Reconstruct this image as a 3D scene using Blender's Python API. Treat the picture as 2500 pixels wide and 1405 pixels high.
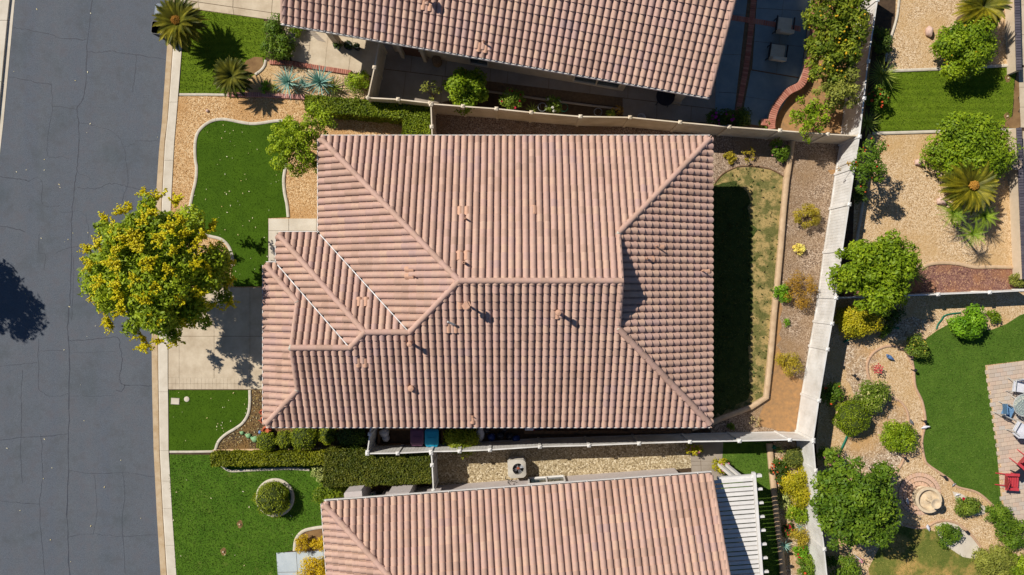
import bpy, math, random
import numpy as np
from mathutils import Vector, Matrix
from mathutils.geometry import tessellate_polygon
random.seed(7)
RNG = np.random.default_rng(11)
S = bpy.context.scene
COL = S.collection
for o in list(bpy.data.objects): bpy.data.objects.remove(o)

# ------------------------------------------------------------------ camera, sky, sun
H = 33.333                                  # drone height above the ground
cam = bpy.data.objects.new('camera', bpy.data.cameras.new('camera'))
cam.data.sensor_width = 36; cam.data.lens = 24; cam.data.clip_end = 500
cam.location = (0, 0, H); COL.objects.link(cam); S.camera = cam
SUN = Vector((0.86, -0.56, -1.0)).normalized()   # direction the light travels
EL = math.asin(-SUN.z); AZ = math.atan2(-SUN.x, -SUN.y)
W = bpy.data.worlds.new('World'); S.world = W; W.use_nodes = True
nt = W.node_tree; nt.nodes.clear()
sky = nt.nodes.new('ShaderNodeTexSky'); sky.sky_type = 'NISHITA'; sky.sun_disc = False
sky.sun_elevation = EL; sky.sun_rotation = AZ % (2 * math.pi); sky.air_density = 0.8; sky.dust_density = 0.0; sky.ozone_density = 5.0
bg = nt.nodes.new('ShaderNodeBackground'); bg.inputs['Strength'].default_value = 0.066
wo = nt.nodes.new('ShaderNodeOutputWorld')
nt.links.new(sky.outputs[0], bg.inputs[0]); nt.links.new(bg.outputs[0], wo.inputs[0])
sl = bpy.data.lights.new('sun', 'SUN'); sl.energy = 5.0; sl.angle = math.radians(0.5); sl.color = (1.0, 0.94, 0.85)
sun = bpy.data.objects.new('sun', sl); COL.objects.link(sun)
sun.rotation_euler = SUN.to_track_quat('-Z', 'Y').to_euler(); sun.location = (-20, 15, 30)
S.view_settings.view_transform = 'Standard'; S.view_settings.look = 'None'
S.view_settings.exposure = 0.17; S.view_settings.gamma = 1.0; S.view_settings.use_curve_mapping = False
S.render.engine = 'CYCLES'

# ------------------------------------------------------------------ helpers
def P(u, v, z=0.0):
    k = (H - z) / H / 50.0
    return Vector(((u - 1250) * k, (702.5 - v) * k, z))
def PX(pts, z=0.0): return [P(u, v, z) for u, v in pts]
def lin(c): return c / 12.92 if c <= 0.04045 else ((c + 0.055) / 1.055) ** 2.4
def L(r, g, b, f=0.86): return tuple(min(0.85, lin(x / 255.0) * f) for x in (r, g, b)) + (1.0,)

class MB:
    def __init__(s): s.v = []; s.f = []; s.t = []; s.m = []; s.tone = 0.5; s.mi = 0
    def add(s, vs, fs):
        n = len(s.v); s.v += [tuple(x) for x in vs]
        for f in fs: s.f.append(tuple(i + n for i in f)); s.t.append(s.tone); s.m.append(s.mi)
        return s
    def hexa(s, b, t):                      # 4 bottom corners, 4 top corners
        return s.add(list(b) + list(t), [(3, 2, 1, 0), (4, 5, 6, 7), (0, 1, 5, 4), (1, 2, 6, 5), (2, 3, 7, 6), (3, 0, 4, 7)])
    def box(s, c, size, rz=0.0, M=None):
        x, y, z = (q / 2 for q in size); R = M or Matrix.Rotation(rz, 3, 'Z'); c = Vector(c)
        pts = [c + R @ Vector(p) for p in ((-x, -y, -z), (x, -y, -z), (x, y, -z), (-x, y, -z), (-x, -y, z), (x, -y, z), (x, y, z), (-x, y, z))]
        return s.hexa(pts[:4], pts[4:])
    def bar(s, a, b, w, h, up=(0, 0, 1)):   # rectangular bar from a to b
        a = Vector(a); b = Vector(b); d = (b - a).normalized(); up = Vector(up)
        sd = d.cross(up)
        if sd.length < 1e-4: sd = d.cross(Vector((0, 1, 0)))
        sd.normalize(); n = sd.cross(d).normalized(); sd *= w / 2; n *= h / 2
        return s.hexa([a - sd - n, a + sd - n, a + sd + n, a - sd + n], [b - sd - n, b + sd - n, b + sd + n, b - sd + n])
    def prism(s, poly, z0, z1, cap0=False):
        n = len(poly); A = [(p[0], p[1], z0) for p in poly]; B = [(p[0], p[1], z1) for p in poly]
        tr = tessellate_polygon([[Vector((p[0], p[1], 0)) for p in poly]])
        fs = []
        for t in tr:
            a, b, c = (Vector((poly[i][0], poly[i][1])) for i in t)
            if (b - a).cross(c - a) < 0: t = t[::-1]
            fs.append(tuple(i + n for i in t))
            if cap0: fs.append(tuple(t[::-1]))
        ar = sum(poly[i][0] * poly[(i + 1) % n][1] - poly[(i + 1) % n][0] * poly[i][1] for i in range(n))
        for i in range(n):
            j = (i + 1) % n
            fs.append((i, j, j + n, i + n) if ar > 0 else (j, i, i + n, j + n))
        return s.add(A + B, fs)
    def flat(s, poly, z):
        tr = tessellate_polygon([[Vector((p[0], p[1], 0)) for p in poly]]); fs = []
        for t in tr:
            a, b, c = (Vector((poly[i][0], poly[i][1])) for i in t)
            fs.append(tuple(t if (b - a).cross(c - a) > 0 else t[::-1]))
        return s.add([(p[0], p[1], z) for p in poly], fs)
    def tube(s, path, r, n=6, cap=True):
        path = [Vector(p) for p in path]; m = len(path); rs = r if isinstance(r, (list, tuple)) else [r] * m
        vs = []; up = Vector((0.31, 0.17, 0.93))
        for i, p in enumerate(path):
            d = (path[min(i + 1, m - 1)] - path[max(i - 1, 0)]).normalized()
            sd = d.cross(up)
            if sd.length < 1e-3: sd = d.cross(Vector((1, 0, 0)))
            sd.normalize(); q = sd.cross(d)
            for k in range(n):
                a = 2 * math.pi * k / n; vs.append(p + (sd * math.cos(a) + q * math.sin(a)) * rs[i])
        fs = [(i * n + k, i * n + (k + 1) % n, (i + 1) * n + (k + 1) % n, (i + 1) * n + k) for i in range(m - 1) for k in range(n)]
        if cap: fs += [tuple(range(n))[::-1], tuple(range((m - 1) * n, m * n))]
        return s.add(vs, fs)
    def lathe(s, c, prof, n=20, ax=1.0, ay=1.0):   # prof: (radius, height) from bottom to top
        vs = []; c = Vector(c)
        for r, z in prof:
            for k in range(n):
                a = 2 * math.pi * k / n; vs.append(c + Vector((r * ax * math.cos(a), r * ay * math.sin(a), z)))
        m = len(prof)
        fs = [(i * n + k, i * n + (k + 1) % n, (i + 1) * n + (k + 1) % n, (i + 1) * n + k) for i in range(m - 1) for k in range(n)]
        if prof[0][0] > 1e-4: fs.append(tuple(range(n))[::-1])
        if prof[-1][0] > 1e-4: fs.append(tuple(range((m - 1) * n, m * n)))
        return s.add(vs, fs)
    def mesh(s, name, mats, org=(0, 0, 0), smooth=None):
        me = bpy.data.meshes.new(name); o = Vector(org)
        me.from_pydata([(x - o.x, y - o.y, z - o.z) for x, y, z in s.v], [], s.f)
        for m in (mats if isinstance(mats, (list, tuple)) else [mats]): me.materials.append(m)
        if any(s.m): me.polygons.foreach_set('material_index', s.m)
        at = me.attributes.new('tone', 'FLOAT', 'FACE'); at.data.foreach_set('value', s.t)
        if smooth is not None:
            me.polygons.foreach_set('use_smooth', [True] * len(me.polygons)); me.set_sharp_from_angle(angle=math.radians(smooth))
        me.update(); return me
    def build(s, name, mats, parent=None, smooth=None):
        org = parent['_o'] if parent else (0, 0, 0)
        return link(name, s.mesh(name, mats, org, smooth), parent)

def link(name, me, parent=None, M=None):
    o = bpy.data.objects.new(name, me); COL.objects.link(o)
    if parent:
        o.parent = parent; po = Vector(parent['_o'])
        o['_o'] = tuple(po)
        if M is not None: o.matrix_basis = Matrix.Translation(-po) @ M
    else:
        o['_o'] = (0.0, 0.0, 0.0)
        if M is not None: o.matrix_basis = M
    return o
def tag(o, label=None, cat=None, group=None, kind=None):
    if label: o['label'] = label
    if cat: o['category'] = cat
    if group: o['group'] = group
    if kind: o['kind'] = kind
    return o
def thing(name, label, cat, loc, group=None):
    o = bpy.data.objects.new(name, None); COL.objects.link(o); o.empty_display_size = 0.2
    o.location = loc; o['_o'] = tuple(loc); return tag(o, label, cat, group)
def struct(o): o['kind'] = 'structure'; return o
def stuff(o): o['kind'] = 'stuff'; return o

def fast_mesh(name, V, n, mat, tone=None, org=(0, 0, 0)):       # V: (N*n,3) array of separate n-gons
    V = np.asarray(V, dtype=np.float64) - np.array(org); N = len(V) // n
    me = bpy.data.meshes.new(name); me.vertices.add(len(V)); me.vertices.foreach_set('co', V.ravel())
    me.loops.add(len(V)); me.loops.foreach_set('vertex_index', np.arange(len(V)))
    me.polygons.add(N); me.polygons.foreach_set('loop_start', np.arange(N) * n)
    me.materials.append(mat)
    at = me.attributes.new('tone', 'FLOAT', 'FACE')
    at.data.foreach_set('value', (tone if tone is not None else RNG.random(N)).astype(np.float32))
    me.update(); me.validate(); return me
def fast_obj(name, V, n, mat, parent=None, tone=None):
    org = parent['_o'] if parent else (0, 0, 0)
    return link(name, fast_mesh(name, V, n, mat, tone, org), parent)

# ------------------------------------------------------------------ materials
class NT:
    def __init__(s, name):
        s.m = bpy.data.materials.new(name); s.m.use_nodes = True; s.t = s.m.node_tree; s.t.nodes.clear()
        s.out = s.n('ShaderNodeOutputMaterial'); s.tc = None
    def n(s, ty, **kw):
        x = s.t.nodes.new(ty)
        for k, v in kw.items():
            if k in x.inputs: x.inputs[k].default_value = v
            else: setattr(x, k, v)
        return x
    def l(s, a, b): s.t.links.new(a, b)
    def co(s, scale=None):
        if not s.tc: s.tc = s.n('ShaderNodeTexCoord')
        if scale is None: return s.tc.outputs['Object']
        mp = s.n('ShaderNodeMapping'); mp.inputs['Scale'].default_value = scale; s.l(s.tc.outputs['Object'], mp.inputs[0]); return mp.outputs[0]
    def noise(s, sc, det=4, rough=0.6, co=None):
        x = s.n('ShaderNodeTexNoise', Scale=sc, Detail=det, Roughness=rough); s.l(co or s.co(), x.inputs['Vector']); return x.outputs['Fac']
    def ramp(s, fac, stops, interp='LINEAR'):
        r = s.n('ShaderNodeValToRGB'); r.color_ramp.interpolation = interp; e = r.color_ramp.elements
        e[0].position, e[0].color = stops[0]; e[1].position, e[1].color = stops[-1]
        for p, c in stops[1:-1]: x = e.new(p); x.color = c
        s.l(fac, r.inputs[0]); return r.outputs[0]
    def mix(s, fac, a, b, bt='MIX'):
        x = s.n('ShaderNodeMix', data_type='RGBA', blend_type=bt)
        for sock, val in ((x.inputs[0], fac), (x.inputs[6], a), (x.inputs[7], b)):
            if hasattr(val, 'links'): s.l(val, sock)
            else: sock.default_value = val
        return x.outputs[2]
    def attr(s): 
        a = s.n('ShaderNodeAttribute'); a.attribute_name = 'tone'; return a.outputs['Fac']
    def bump(s, h, st, dist=0.02):
        b = s.n('ShaderNodeBump', Strength=st, Distance=dist); s.l(h, b.inputs['Height']); return b.outputs[0]
    def pbr(s, col, rough=0.85, nrm=None, spec=0.3, metal=0.0):
        p = s.n('ShaderNodeBsdfPrincipled', Roughness=rough, Metallic=metal); p.inputs['Specular IOR Level'].default_value = spec
        if hasattr(col, 'links'): s.l(col, p.inputs['Base Color'])
        else: p.inputs['Base Color'].default_value = col
        if nrm is not None: s.l(nrm, p.inputs['Normal'])
        s.l(p.outputs[0], s.out.inputs[0]); return p

def plain(name, c1, c2=None, sc=6, rough=0.8, bump=0.15, bsc=60, spec=0.3, metal=0.0):
    n = NT(name); c2 = c2 or tuple(x * 0.82 for x in c1[:3]) + (1,)
    f = n.ramp(n.noise(sc, 5, 0.65), [(0.32, c2), (0.68, c1)])
    n.pbr(f, rough, n.bump(n.noise(bsc, 3), bump, 0.01) if bump else None, spec, metal); return n.m
def speck(name, stops, sc, big=None, bsc=0.6, rough=0.9, bump=0.6, dist=0.02):       # gravel, mulch: one colour per stone
    n = NT(name); v = n.n('ShaderNodeTexVoronoi', Scale=sc); n.l(n.co(), v.inputs['Vector'])
    sp = n.n('ShaderNodeSeparateColor'); n.l(v.outputs['Color'], sp.inputs[0])
    c = n.ramp(sp.outputs[0], stops)
    if big: c = n.mix(n.ramp(n.noise(bsc, 4, 0.6), [(0.45, (0, 0, 0, 1)), (0.7, (1, 1, 1, 1))]), c, big)
    inv = n.n('ShaderNodeMath', operation='SUBTRACT'); inv.inputs[0].default_value = 1.0; n.l(v.outputs['Distance'], inv.inputs[1])
    n.pbr(c, rough, n.bump(inv.outputs[0], bump, dist), 0.15); return n.m
def leafm(name, stops, tr=0.25, rough=0.55, spec=0.25):
    n = NT(name); c = n.ramp(n.attr(), stops)
    c = n.mix(0.35, c, n.ramp(n.noise(3.0, 2), [(0.3, stops[0][1]), (0.7, stops[-1][1])]))
    p = n.n('ShaderNodeBsdfPrincipled', Roughness=rough); p.inputs['Specular IOR Level'].default_value = spec; n.l(c, p.inputs['Base Color'])
    t = n.n('ShaderNodeBsdfTranslucent'); n.l(c, t.inputs['Color'])
    m = n.n('ShaderNodeMixShader', Fac=tr); n.l(p.outputs[0], m.inputs[1]); n.l(t.outputs[0], m.inputs[2]); n.l(m.outputs[0], n.out.inputs[0]); return n.m
def grassm(name, dark, light, dry=None, drysc=0.7, lo=0.5, hi=0.7, stripes=None):
    n = NT(name); c = n.ramp(n.noise(26, 4, 0.7), [(0.3, dark), (0.7, light)])
    c = n.mix(0.4, c, n.ramp(n.noise(1.3, 4, 0.6), [(0.35, dark), (0.65, light)]))
    if stripes:
        w = n.n('ShaderNodeTexWave', Scale=stripes[0], Distortion=1.2); w.bands_direction = stripes[1]; n.l(n.co(), w.inputs['Vector'])
        c = n.mix(0.25, c, n.ramp(w.outputs['Fac'], [(0.3, dark), (0.7, light)]))
    if dry: c = n.mix(n.ramp(n.noise(drysc, 5, 0.65), [(lo, (0, 0, 0, 1)), (hi, (1, 1, 1, 1))]), c, dry)
    n.pbr(c, 0.9, n.bump(n.noise(70, 3, 0.7), 0.6, 0.03), 0.1); return n.m

M = {}
def tile_mat():
    n = NT('roof_tile'); t = n.attr()
    c = n.ramp(t, [(0.0, L(182, 150, 132)), (0.25, L(196, 162, 143)), (0.45, L(201, 165, 150)), (0.62, L(208, 174, 151)), (0.8, L(195, 161, 149)), (1.0, L(180, 153, 147))])
    c = n.mix(n.ramp(n.noise(9, 5, 0.7), [(0.4, (0, 0, 0, 1)), (0.8, (0.32, 0.32, 0.32, 1))]), c, L(150, 120, 108))
    c = n.mix(n.ramp(n.noise(0.5, 3), [(0.4, (0, 0, 0, 1)), (0.75, (0.35, 0.35, 0.35, 1))]), c, L(182, 142, 118))
    n.pbr(c, 0.78, n.bump(n.noise(120, 2), 0.15, 0.004), 0.25); return n.m
M['tile'] = tile_mat()
M['tile_new'] = plain('bright_tile', L(212, 168, 140), L(196, 152, 126), 20, 0.75, 0.1)
M['deck'] = plain('roof_underlay', L(60, 42, 36))
M['mortar'] = plain('mortar', L(206, 200, 186), L(170, 165, 150), 14)
M['white'] = plain('white_paint', L(236, 232, 226), L(222, 218, 212), 3, 0.45, 0.03)
M['vinyl'] = plain('white_vinyl', L(240, 238, 234), L(208, 204, 196), 1.2, 0.45, 0.03)
M['cream'] = plain('bounce_tint_vinyl', L(236, 222, 200), L(204, 186, 158), 1.2, 0.5, 0.03)  # white vinyl; the cream tint is warm bounce light put into the colour
M['metal'] = plain('valley_metal', L(252, 252, 250), L(196, 194, 190), 3, 0.75, 0.1)
M['stucco_a'] = plain('cream_stucco', L(214, 196, 172), L(204, 186, 160), 4, 0.9, 0.4, 90)
M['stucco_b'] = plain('grey_stucco', L(206, 196, 192), L(196, 186, 182), 4, 0.9, 0.4, 90)
M['stucco_m'] = plain('tan_stucco', L(200, 178, 150), L(190, 168, 140), 4, 0.9, 0.4, 90)
M['glass'] = plain('window_glass', (0.02, 0.04, 0.05, 1), (0.03, 0.05, 0.06, 1), 2, 0.08, 0, spec=0.6)
M['door'] = plain('brown_door', L(110, 78, 62))
M['conc'] = plain('concrete', L(214, 198, 172), L(186, 168, 142), 1.3, 0.9, 0.2, 120)
M['conc2'] = plain('pale_concrete', L(222, 212, 194), L(200, 188, 168), 1.1, 0.9, 0.2, 120)
M['conc_patio'] = plain('patio_concrete', L(140, 158, 164), L(120, 140, 148), 1.4, 0.9, 0.2, 120)
M['conc_blue'] = plain('cool_concrete', L(196, 204, 206), L(178, 188, 192), 1.4, 0.9, 0.2, 120)
M['conc_grey'] = plain('grey_concrete', L(170, 158, 144), L(150, 138, 124), 1.2, 0.9, 0.2, 120)
M['gutterc'] = plain('kerb_gutter', L(206, 184, 152), L(182, 154, 116), 2.4, 0.92, 0.3, 80)
M['joint'] = plain('joint_dirt', L(128, 104, 76), L(96, 76, 54), 8)
M['curbw'] = plain('white_edging', L(216, 206, 188), L(192, 182, 162), 5, 0.9, 0.25, 90)
M['curbp'] = plain('pinkish_edging', L(206, 170, 140), L(184, 150, 120), 6, 0.9, 0.3, 80)
M['curbt'] = plain('tan_edging', L(212, 184, 150), L(188, 158, 124), 3, 0.9, 0.25, 90)
M['dirt'] = plain('dirt', L(150, 118, 78), L(120, 90, 58), 2, 0.95, 0.5, 40)
M['soil'] = plain('dark_soil', L(88, 70, 52), L(62, 48, 36), 4, 0.95, 0.6, 50)
M['orange_dirt'] = plain('orange_dirt', L(184, 138, 88), L(146, 116, 82), 4.5, 0.95, 0.6, 40)
g = lambda *a: L(*a)
M['gravel_tan'] = speck('tan_gravel', [(0, g(150, 112, 70)), (0.3, g(194, 152, 102)), (0.6, g(212, 172, 122)), (1, g(238, 210, 166))], 26, g(192, 148, 96), 0.5)
M['gravel_pale'] = speck('pale_gravel', [(0, g(150, 120, 84)), (0.3, g(198, 166, 124)), (0.6, g(212, 182, 142)), (1, g(236, 214, 182))], 27, g(200, 164, 112), 0.35)
M['gravel_brown'] = speck('brown_gravel', [(0, g(96, 80, 66)), (0.35, g(142, 120, 99)), (0.7, g(170, 146, 122)), (1, g(206, 186, 164))], 26, g(150, 122, 90), 0.4)
M['gravel_mix'] = speck('mixed_gravel', [(0, g(120, 100, 80)), (0.35, g(176, 150, 122)), (0.7, g(196, 172, 144)), (1, g(238, 222, 198))], 20, g(196, 156, 104), 0.5)
M['gravel_cream'] = speck('cream_gravel', [(0, g(120, 104, 78)), (0.35, g(166, 148, 114)), (0.7, g(184, 166, 132)), (1, g(222, 208, 178))], 18)
M['gravel_red'] = speck('red_gravel', [(0, g(92, 60, 54)), (0.4, g(132, 94, 84)), (0.8, g(150, 112, 98)), (1, g(200, 160, 120))], 26, g(170, 120, 80), 0.7)
M['mulch'] = speck('dark_mulch', [(0, g(52, 42, 34)), (0.4, g(88, 72, 56)), (0.75, g(110, 92, 64)), (1, g(176, 150, 92))], 24, g(130, 100, 60), 0.8)
def asphalt():
    n = NT('asphalt'); c = n.ramp(n.noise(1.1, 5, 0.6), [(0.3, L(76, 81, 89)), (0.7, L(92, 97, 104))])
    c = n.mix(n.ramp(n.noise(1.0, 3, 0.5, n.co((1.3, 0.06, 1))), [(0.35, (0, 0, 0, 1)), (0.7, (0.8, 0.8, 0.8, 1))]), c, L(74, 82, 96))
    c = n.mix(0.45, c, n.ramp(n.noise(38, 3, 0.8), [(0.3, L(46, 52, 60)), (0.7, L(142, 147, 152))]))
    c = n.mix(n.ramp(n.noise(2.2, 4, 0.7), [(0.45, (0, 0, 0, 1)), (0.7, (0.5, 0.5, 0.5, 1))]), c, L(98, 94, 98))
    c = n.mix(n.ramp(n.noise(0.55, 5, 0.75), [(0.5, (0, 0, 0, 1)), (0.72, (0.6, 0.6, 0.6, 1))]), c, L(70, 80, 84))
    n.pbr(c, 0.92, n.bump(n.noise(90, 2), 0.3, 0.01), 0.2); return n.m
M['asphalt'] = asphalt()
M['crack'] = plain('crack_sealer', L(64, 68, 78), L(54, 58, 68), 10, 0.7, 0.1)
M['turf'] = grassm('turf_base', L(58, 86, 14), L(78, 108, 20))
M['turf_b'] = leafm('turf_blades', [(0, L(60, 90, 14)), (0.5, L(80, 112, 20)), (1, L(102, 132, 32))], 0.15, 0.7)
M['lawn'] = grassm('lawn_base', L(58, 94, 20), L(94, 126, 36), L(140, 144, 70), 0.9, 0.6, 0.8)
M['lawn_b'] = leafm('lawn_blades', [(0, L(56, 92, 18)), (0.5, L(88, 122, 34)), (1, L(144, 160, 76))], 0.2, 0.7)
M['lawn2'] = grassm('striped_lawn_base', L(80, 104, 18), L(114, 136, 32), None, stripes=(0.9, 'Y'))
M['lawn2_b'] = leafm('striped_lawn_blades', [(0, L(80, 106, 18)), (0.5, L(110, 134, 30)), (1, L(148, 162, 56))], 0.2, 0.7)
M['lawn3'] = grassm('curved_lawn_base', L(62, 94, 26), L(98, 126, 44), None)
M['lawn3_b'] = leafm('curved_lawn_blades', [(0, L(58, 92, 26)), (0.5, L(90, 120, 40)), (1, L(132, 152, 68))], 0.2, 0.7)
M['dry'] = grassm('dry_lawn_base', L(76, 86, 40), L(140, 132, 80), L(180, 156, 102), 1.7, 0.44, 0.57)
M['dry_b'] = leafm('dry_lawn_blades', [(0, L(74, 86, 42)), (0.5, L(136, 130, 80)), (1, L(186, 168, 116))], 0.2, 0.8)
M['green_dry'] = grassm('shaded_lawn_base', L(52, 70, 30), L(84, 96, 46))  # greener grass, its colour also darkened to deepen the house shadow
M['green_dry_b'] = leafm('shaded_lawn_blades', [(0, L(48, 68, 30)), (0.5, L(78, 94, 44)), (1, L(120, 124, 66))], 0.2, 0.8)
M['patchy'] = grassm('patchy_lawn_base', L(70, 92, 36), L(140, 140, 66), L(196, 160, 96), 0.6, 0.5, 0.66)
M['patchy_b'] = leafm('patchy_lawn_blades', [(0, L(70, 100, 36)), (0.5, L(132, 138, 62)), (1, L(184, 170, 96))], 0.2, 0.8)
M['brick'] = plain('red_brick', L(186, 112, 90), L(150, 84, 68), 5, 0.9, 0.3, 80)
M['brick_pink'] = plain('pink_brick', L(196, 142, 132), L(170, 116, 106), 5, 0.9, 0.3, 80)
M['slate'] = plain('dark_block', L(92, 88, 96), L(70, 66, 74), 4, 0.85, 0.3, 60)
def paver(name, stops):
    n = NT(name); oi = n.n('ShaderNodeObjectInfo'); c = n.ramp(oi.outputs['Random'], stops)
    c = n.mix(0.3, c, n.ramp(n.noise(14, 4), [(0.3, stops[0][1]), (0.7, stops[-1][1])])); n.pbr(c, 0.9, n.bump(n.noise(90, 2), 0.2, 0.006), 0.2); return n.m
M['paver'] = paver('paver', [(0, L(186, 168, 150)), (0.4, L(212, 190, 166)), (0.7, L(206, 176, 152)), (1, L(194, 186, 176))])
M['brickv'] = paver('brick_pieces', [(0, L(158, 94, 78)), (0.5, L(186, 122, 102)), (1, L(198, 140, 120))])
M['pinkv'] = paver('pink_brick_pieces', [(0, L(184, 126, 116)), (0.5, L(202, 148, 138)), (1, L(212, 164, 152))])
M['ringv'] = paver('circle_pavers', [(0, L(204, 172, 152)), (0.5, L(222, 186, 160)), (1, L(214, 172, 136))])
M['slabv'] = paver('tan_slabs', [(0, L(212, 176, 136)), (0.5, L(220, 186, 148)), (1, L(204, 168, 128))])
M['slatev'] = paver('dark_blocks', [(0, L(72, 68, 78)), (0.5, L(88, 84, 94)), (1, L(106, 100, 106))])
M['black'] = plain('black_plastic', L(34, 36, 42), L(26, 28, 34), 8, 0.5, 0.05)
M['binblue'] = plain('blue_bin', L(20, 150, 186), L(16, 134, 170), 4, 0.45, 0.03)
M['binpurple'] = plain('purple_bin', L(104, 66, 92), L(88, 54, 78), 4, 0.45, 0.03)
M['bingrey'] = plain('grey_bin', L(126, 136, 148), L(108, 118, 130), 4, 0.5, 0.03)
M['corem'] = plain('inner_foliage', L(66, 78, 14), L(44, 56, 8), 10)
M['bark'] = plain('bark', L(132, 112, 92), L(96, 80, 64), 12, 0.95, 0.5, 50)
M['wood'] = plain('brown_timber', L(128, 98, 70), L(100, 74, 52), 6, 0.85, 0.3, 40)
M['terra'] = plain('terracotta', L(196, 108, 74), L(172, 88, 58), 9, 0.85, 0.1)
M['rock'] = plain('pinkish_rock', L(222, 190, 174), L(190, 160, 146), 7, 0.9, 0.5, 30)
M['stone'] = plain('cast_stone', L(228, 208, 176), L(202, 180, 148), 6, 0.85, 0.2, 60)
M['red'] = plain('red_plastic', L(206, 74, 82), L(190, 60, 68), 5, 0.5, 0.03)
M['hose'] = plain('green_hose', L(20, 120, 92), L(14, 100, 76), 8, 0.5, 0.03)
M['cushion'] = plain('beige_cushion', L(222, 212, 192), L(204, 194, 172), 5, 0.95, 0.2, 40)
M['blueitem'] = plain('blue_glaze', L(112, 148, 190), L(80, 110, 160), 12, 0.35, 0.05)
M['silver'] = plain('silver_paint', L(170, 172, 176), L(120, 124, 130), 12, 0.4, 0.05, metal=0.5)
M['acgrey'] = plain('ac_casing', L(196, 190, 178), L(180, 174, 162), 4, 0.5, 0.03)
M['pot'] = plain('grey_pot', L(176, 158, 142), L(150, 134, 118), 6, 0.85, 0.1)
M['wicker'] = plain('wicker', L(150, 122, 90), L(100, 78, 54), 30, 0.85, 0.4, 30)
M['slingblue'] = plain('blue_sling', L(120, 160, 190), L(70, 110, 160), 18, 0.8, 0.1)
M['steel'] = plain('painted_steel', L(200, 200, 196), L(180, 180, 176), 5, 0.4, 0.02)
n_ = NT('table_glass'); p_ = n_.pbr((0.75, 0.85, 0.8, 1), 0.05, None, 0.5); p_.inputs['Transmission Weight'].default_value = 0.75; M['tglass'] = n_.m
M['bag'] = plain('white_bag', L(232, 232, 236), L(200, 200, 210), 12, 0.5, 0.3, 20)
M['agreen'] = plain('pale_green_glaze', L(150, 190, 140), L(118, 160, 110), 14, 0.7, 0.1)
# foliage
def lf(name, a, b, c, tr=0.25): 
    q = lambda c: L(min(250, c[0] * 1.12 + 8), min(250, c[1] * 1.1 + 4), c[2] * .8, 1.0)
    M[name] = leafm('leaf_' + name, [(0, q(a)), (0.5, q(b)), (1, q(c))], tr)
lf('ytree', (60, 88, 16), (110, 138, 28), (164, 182, 52))
lf('yflower', (158, 150, 8), (198, 186, 18), (226, 214, 56), 0.3)
lf('front', (58, 90, 14), (112, 142, 24), (164, 184, 52))
lf('citrus', (34, 62, 18), (78, 104, 34), (136, 148, 54))
lf('lemon', (44, 76, 12), (92, 124, 22), (150, 172, 48))
lf('hedge', (46, 72, 10), (88, 112, 22), (132, 148, 44))
lf('hedge_y', (64, 80, 12), (98, 112, 24), (140, 144, 40))
lf('hedge_o', (42, 60, 18), (70, 86, 30), (108, 112, 52))
lf('ball', (60, 84, 12), (106, 126, 26), (150, 158, 48))
lf('juniper', (50, 84, 10), (96, 122, 20), (134, 150, 34))
lf('olive', (62, 78, 36), (108, 120, 64), (150, 156, 96))
lf('dark', (24, 46, 14), (50, 76, 26), (84, 108, 46))
lf('gold', (130, 112, 14), (180, 154, 26), (216, 188, 54))
lf('goldgreen', (90, 104, 18), (140, 142, 30), (190, 176, 54))
lf('brownshrub', (104, 84, 38), (146, 114, 52), (172, 142, 66))
lf('drab', (100, 100, 34), (142, 134, 48), (180, 160, 70))
lf('drycream', (206, 170, 98), (232, 204, 136), (246, 226, 170))
lf('bright', (48, 92, 14), (82, 132, 26), (128, 170, 52))
lf('mid', (34, 66, 18), (68, 104, 30), (116, 142, 52))
lf('rose', (44, 74, 24), (84, 110, 40), (126, 146, 70))
lf('sago', (18, 36, 10), (42, 62, 18), (140, 134, 38), 0.12)
lf('sagoy', (72, 78, 16), (140, 134, 28), (206, 180, 40), 0.15)
lf('agave', (66, 116, 160), (100, 152, 200), (160, 194, 246), 0.1)
lf('yucca', (50, 78, 34), (92, 118, 56), (156, 168, 100), 0.15)
lf('palm', (60, 96, 24), (110, 146, 44), (160, 180, 80), 0.2)
lf('grey', (96, 112, 84), (136, 150, 116), (176, 184, 152), 0.15)
lf('lav', (110, 100, 110), (150, 138, 140), (180, 176, 150), 0.15)
for nm, c in (('fl_red', (206, 24, 62)), ('fl_white', (244, 240, 226)), ('fl_mag', (196, 40, 170)), ('fl_orange', (236, 100, 50)), ('fl_yellow', (238, 220, 90)), ('fl_pink', (236, 150, 170)), ('fl_cream', (236, 232, 150)), ('fl_lemon', (240, 190, 40))):
    M[nm] = leafm(nm, [(0, L(*[x * 0.85 for x in c])), (1, L(*c))], 0.2)
# ------------------------------------------------------------------ the ground and everything laid flat on it
def inpoly(X, Y, poly):
    r = np.zeros(len(X), bool); n = len(poly); j = n - 1
    for i in range(n):
        xi, yi = poly[i][0], poly[i][1]; xj, yj = poly[j][0], poly[j][1]
        c = ((yi > Y) != (yj > Y)) & (X < (xj - xi) * (Y - yi) / ((yj - yi) or 1e-9) + xi); r ^= c; j = i
    return r
def scatter(poly, dens, ex=()):
    A = np.array([(p[0], p[1]) for p in poly]); lo = A.min(0); hi = A.max(0)
    n = int((hi[0] - lo[0]) * (hi[1] - lo[1]) * dens); q = RNG.random((n, 2)) * (hi - lo) + lo
    k = inpoly(q[:, 0], q[:, 1], poly)
    for e in ex: k &= ~inpoly(q[:, 0], q[:, 1], e)
    return q[k]
def ragged(poly, j=.07, step=.25):
    out = []; n = len(poly); r = random.Random(len(poly))
    for i in range(n):
        a, b = poly[i], poly[(i + 1) % n]; l = (b - a).length; k = max(1, int(l / step))
        for q in range(k): out.append(a.lerp(b, q / k) + Vector((r.gauss(0, j), r.gauss(0, j), 0)))
    return out
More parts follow.
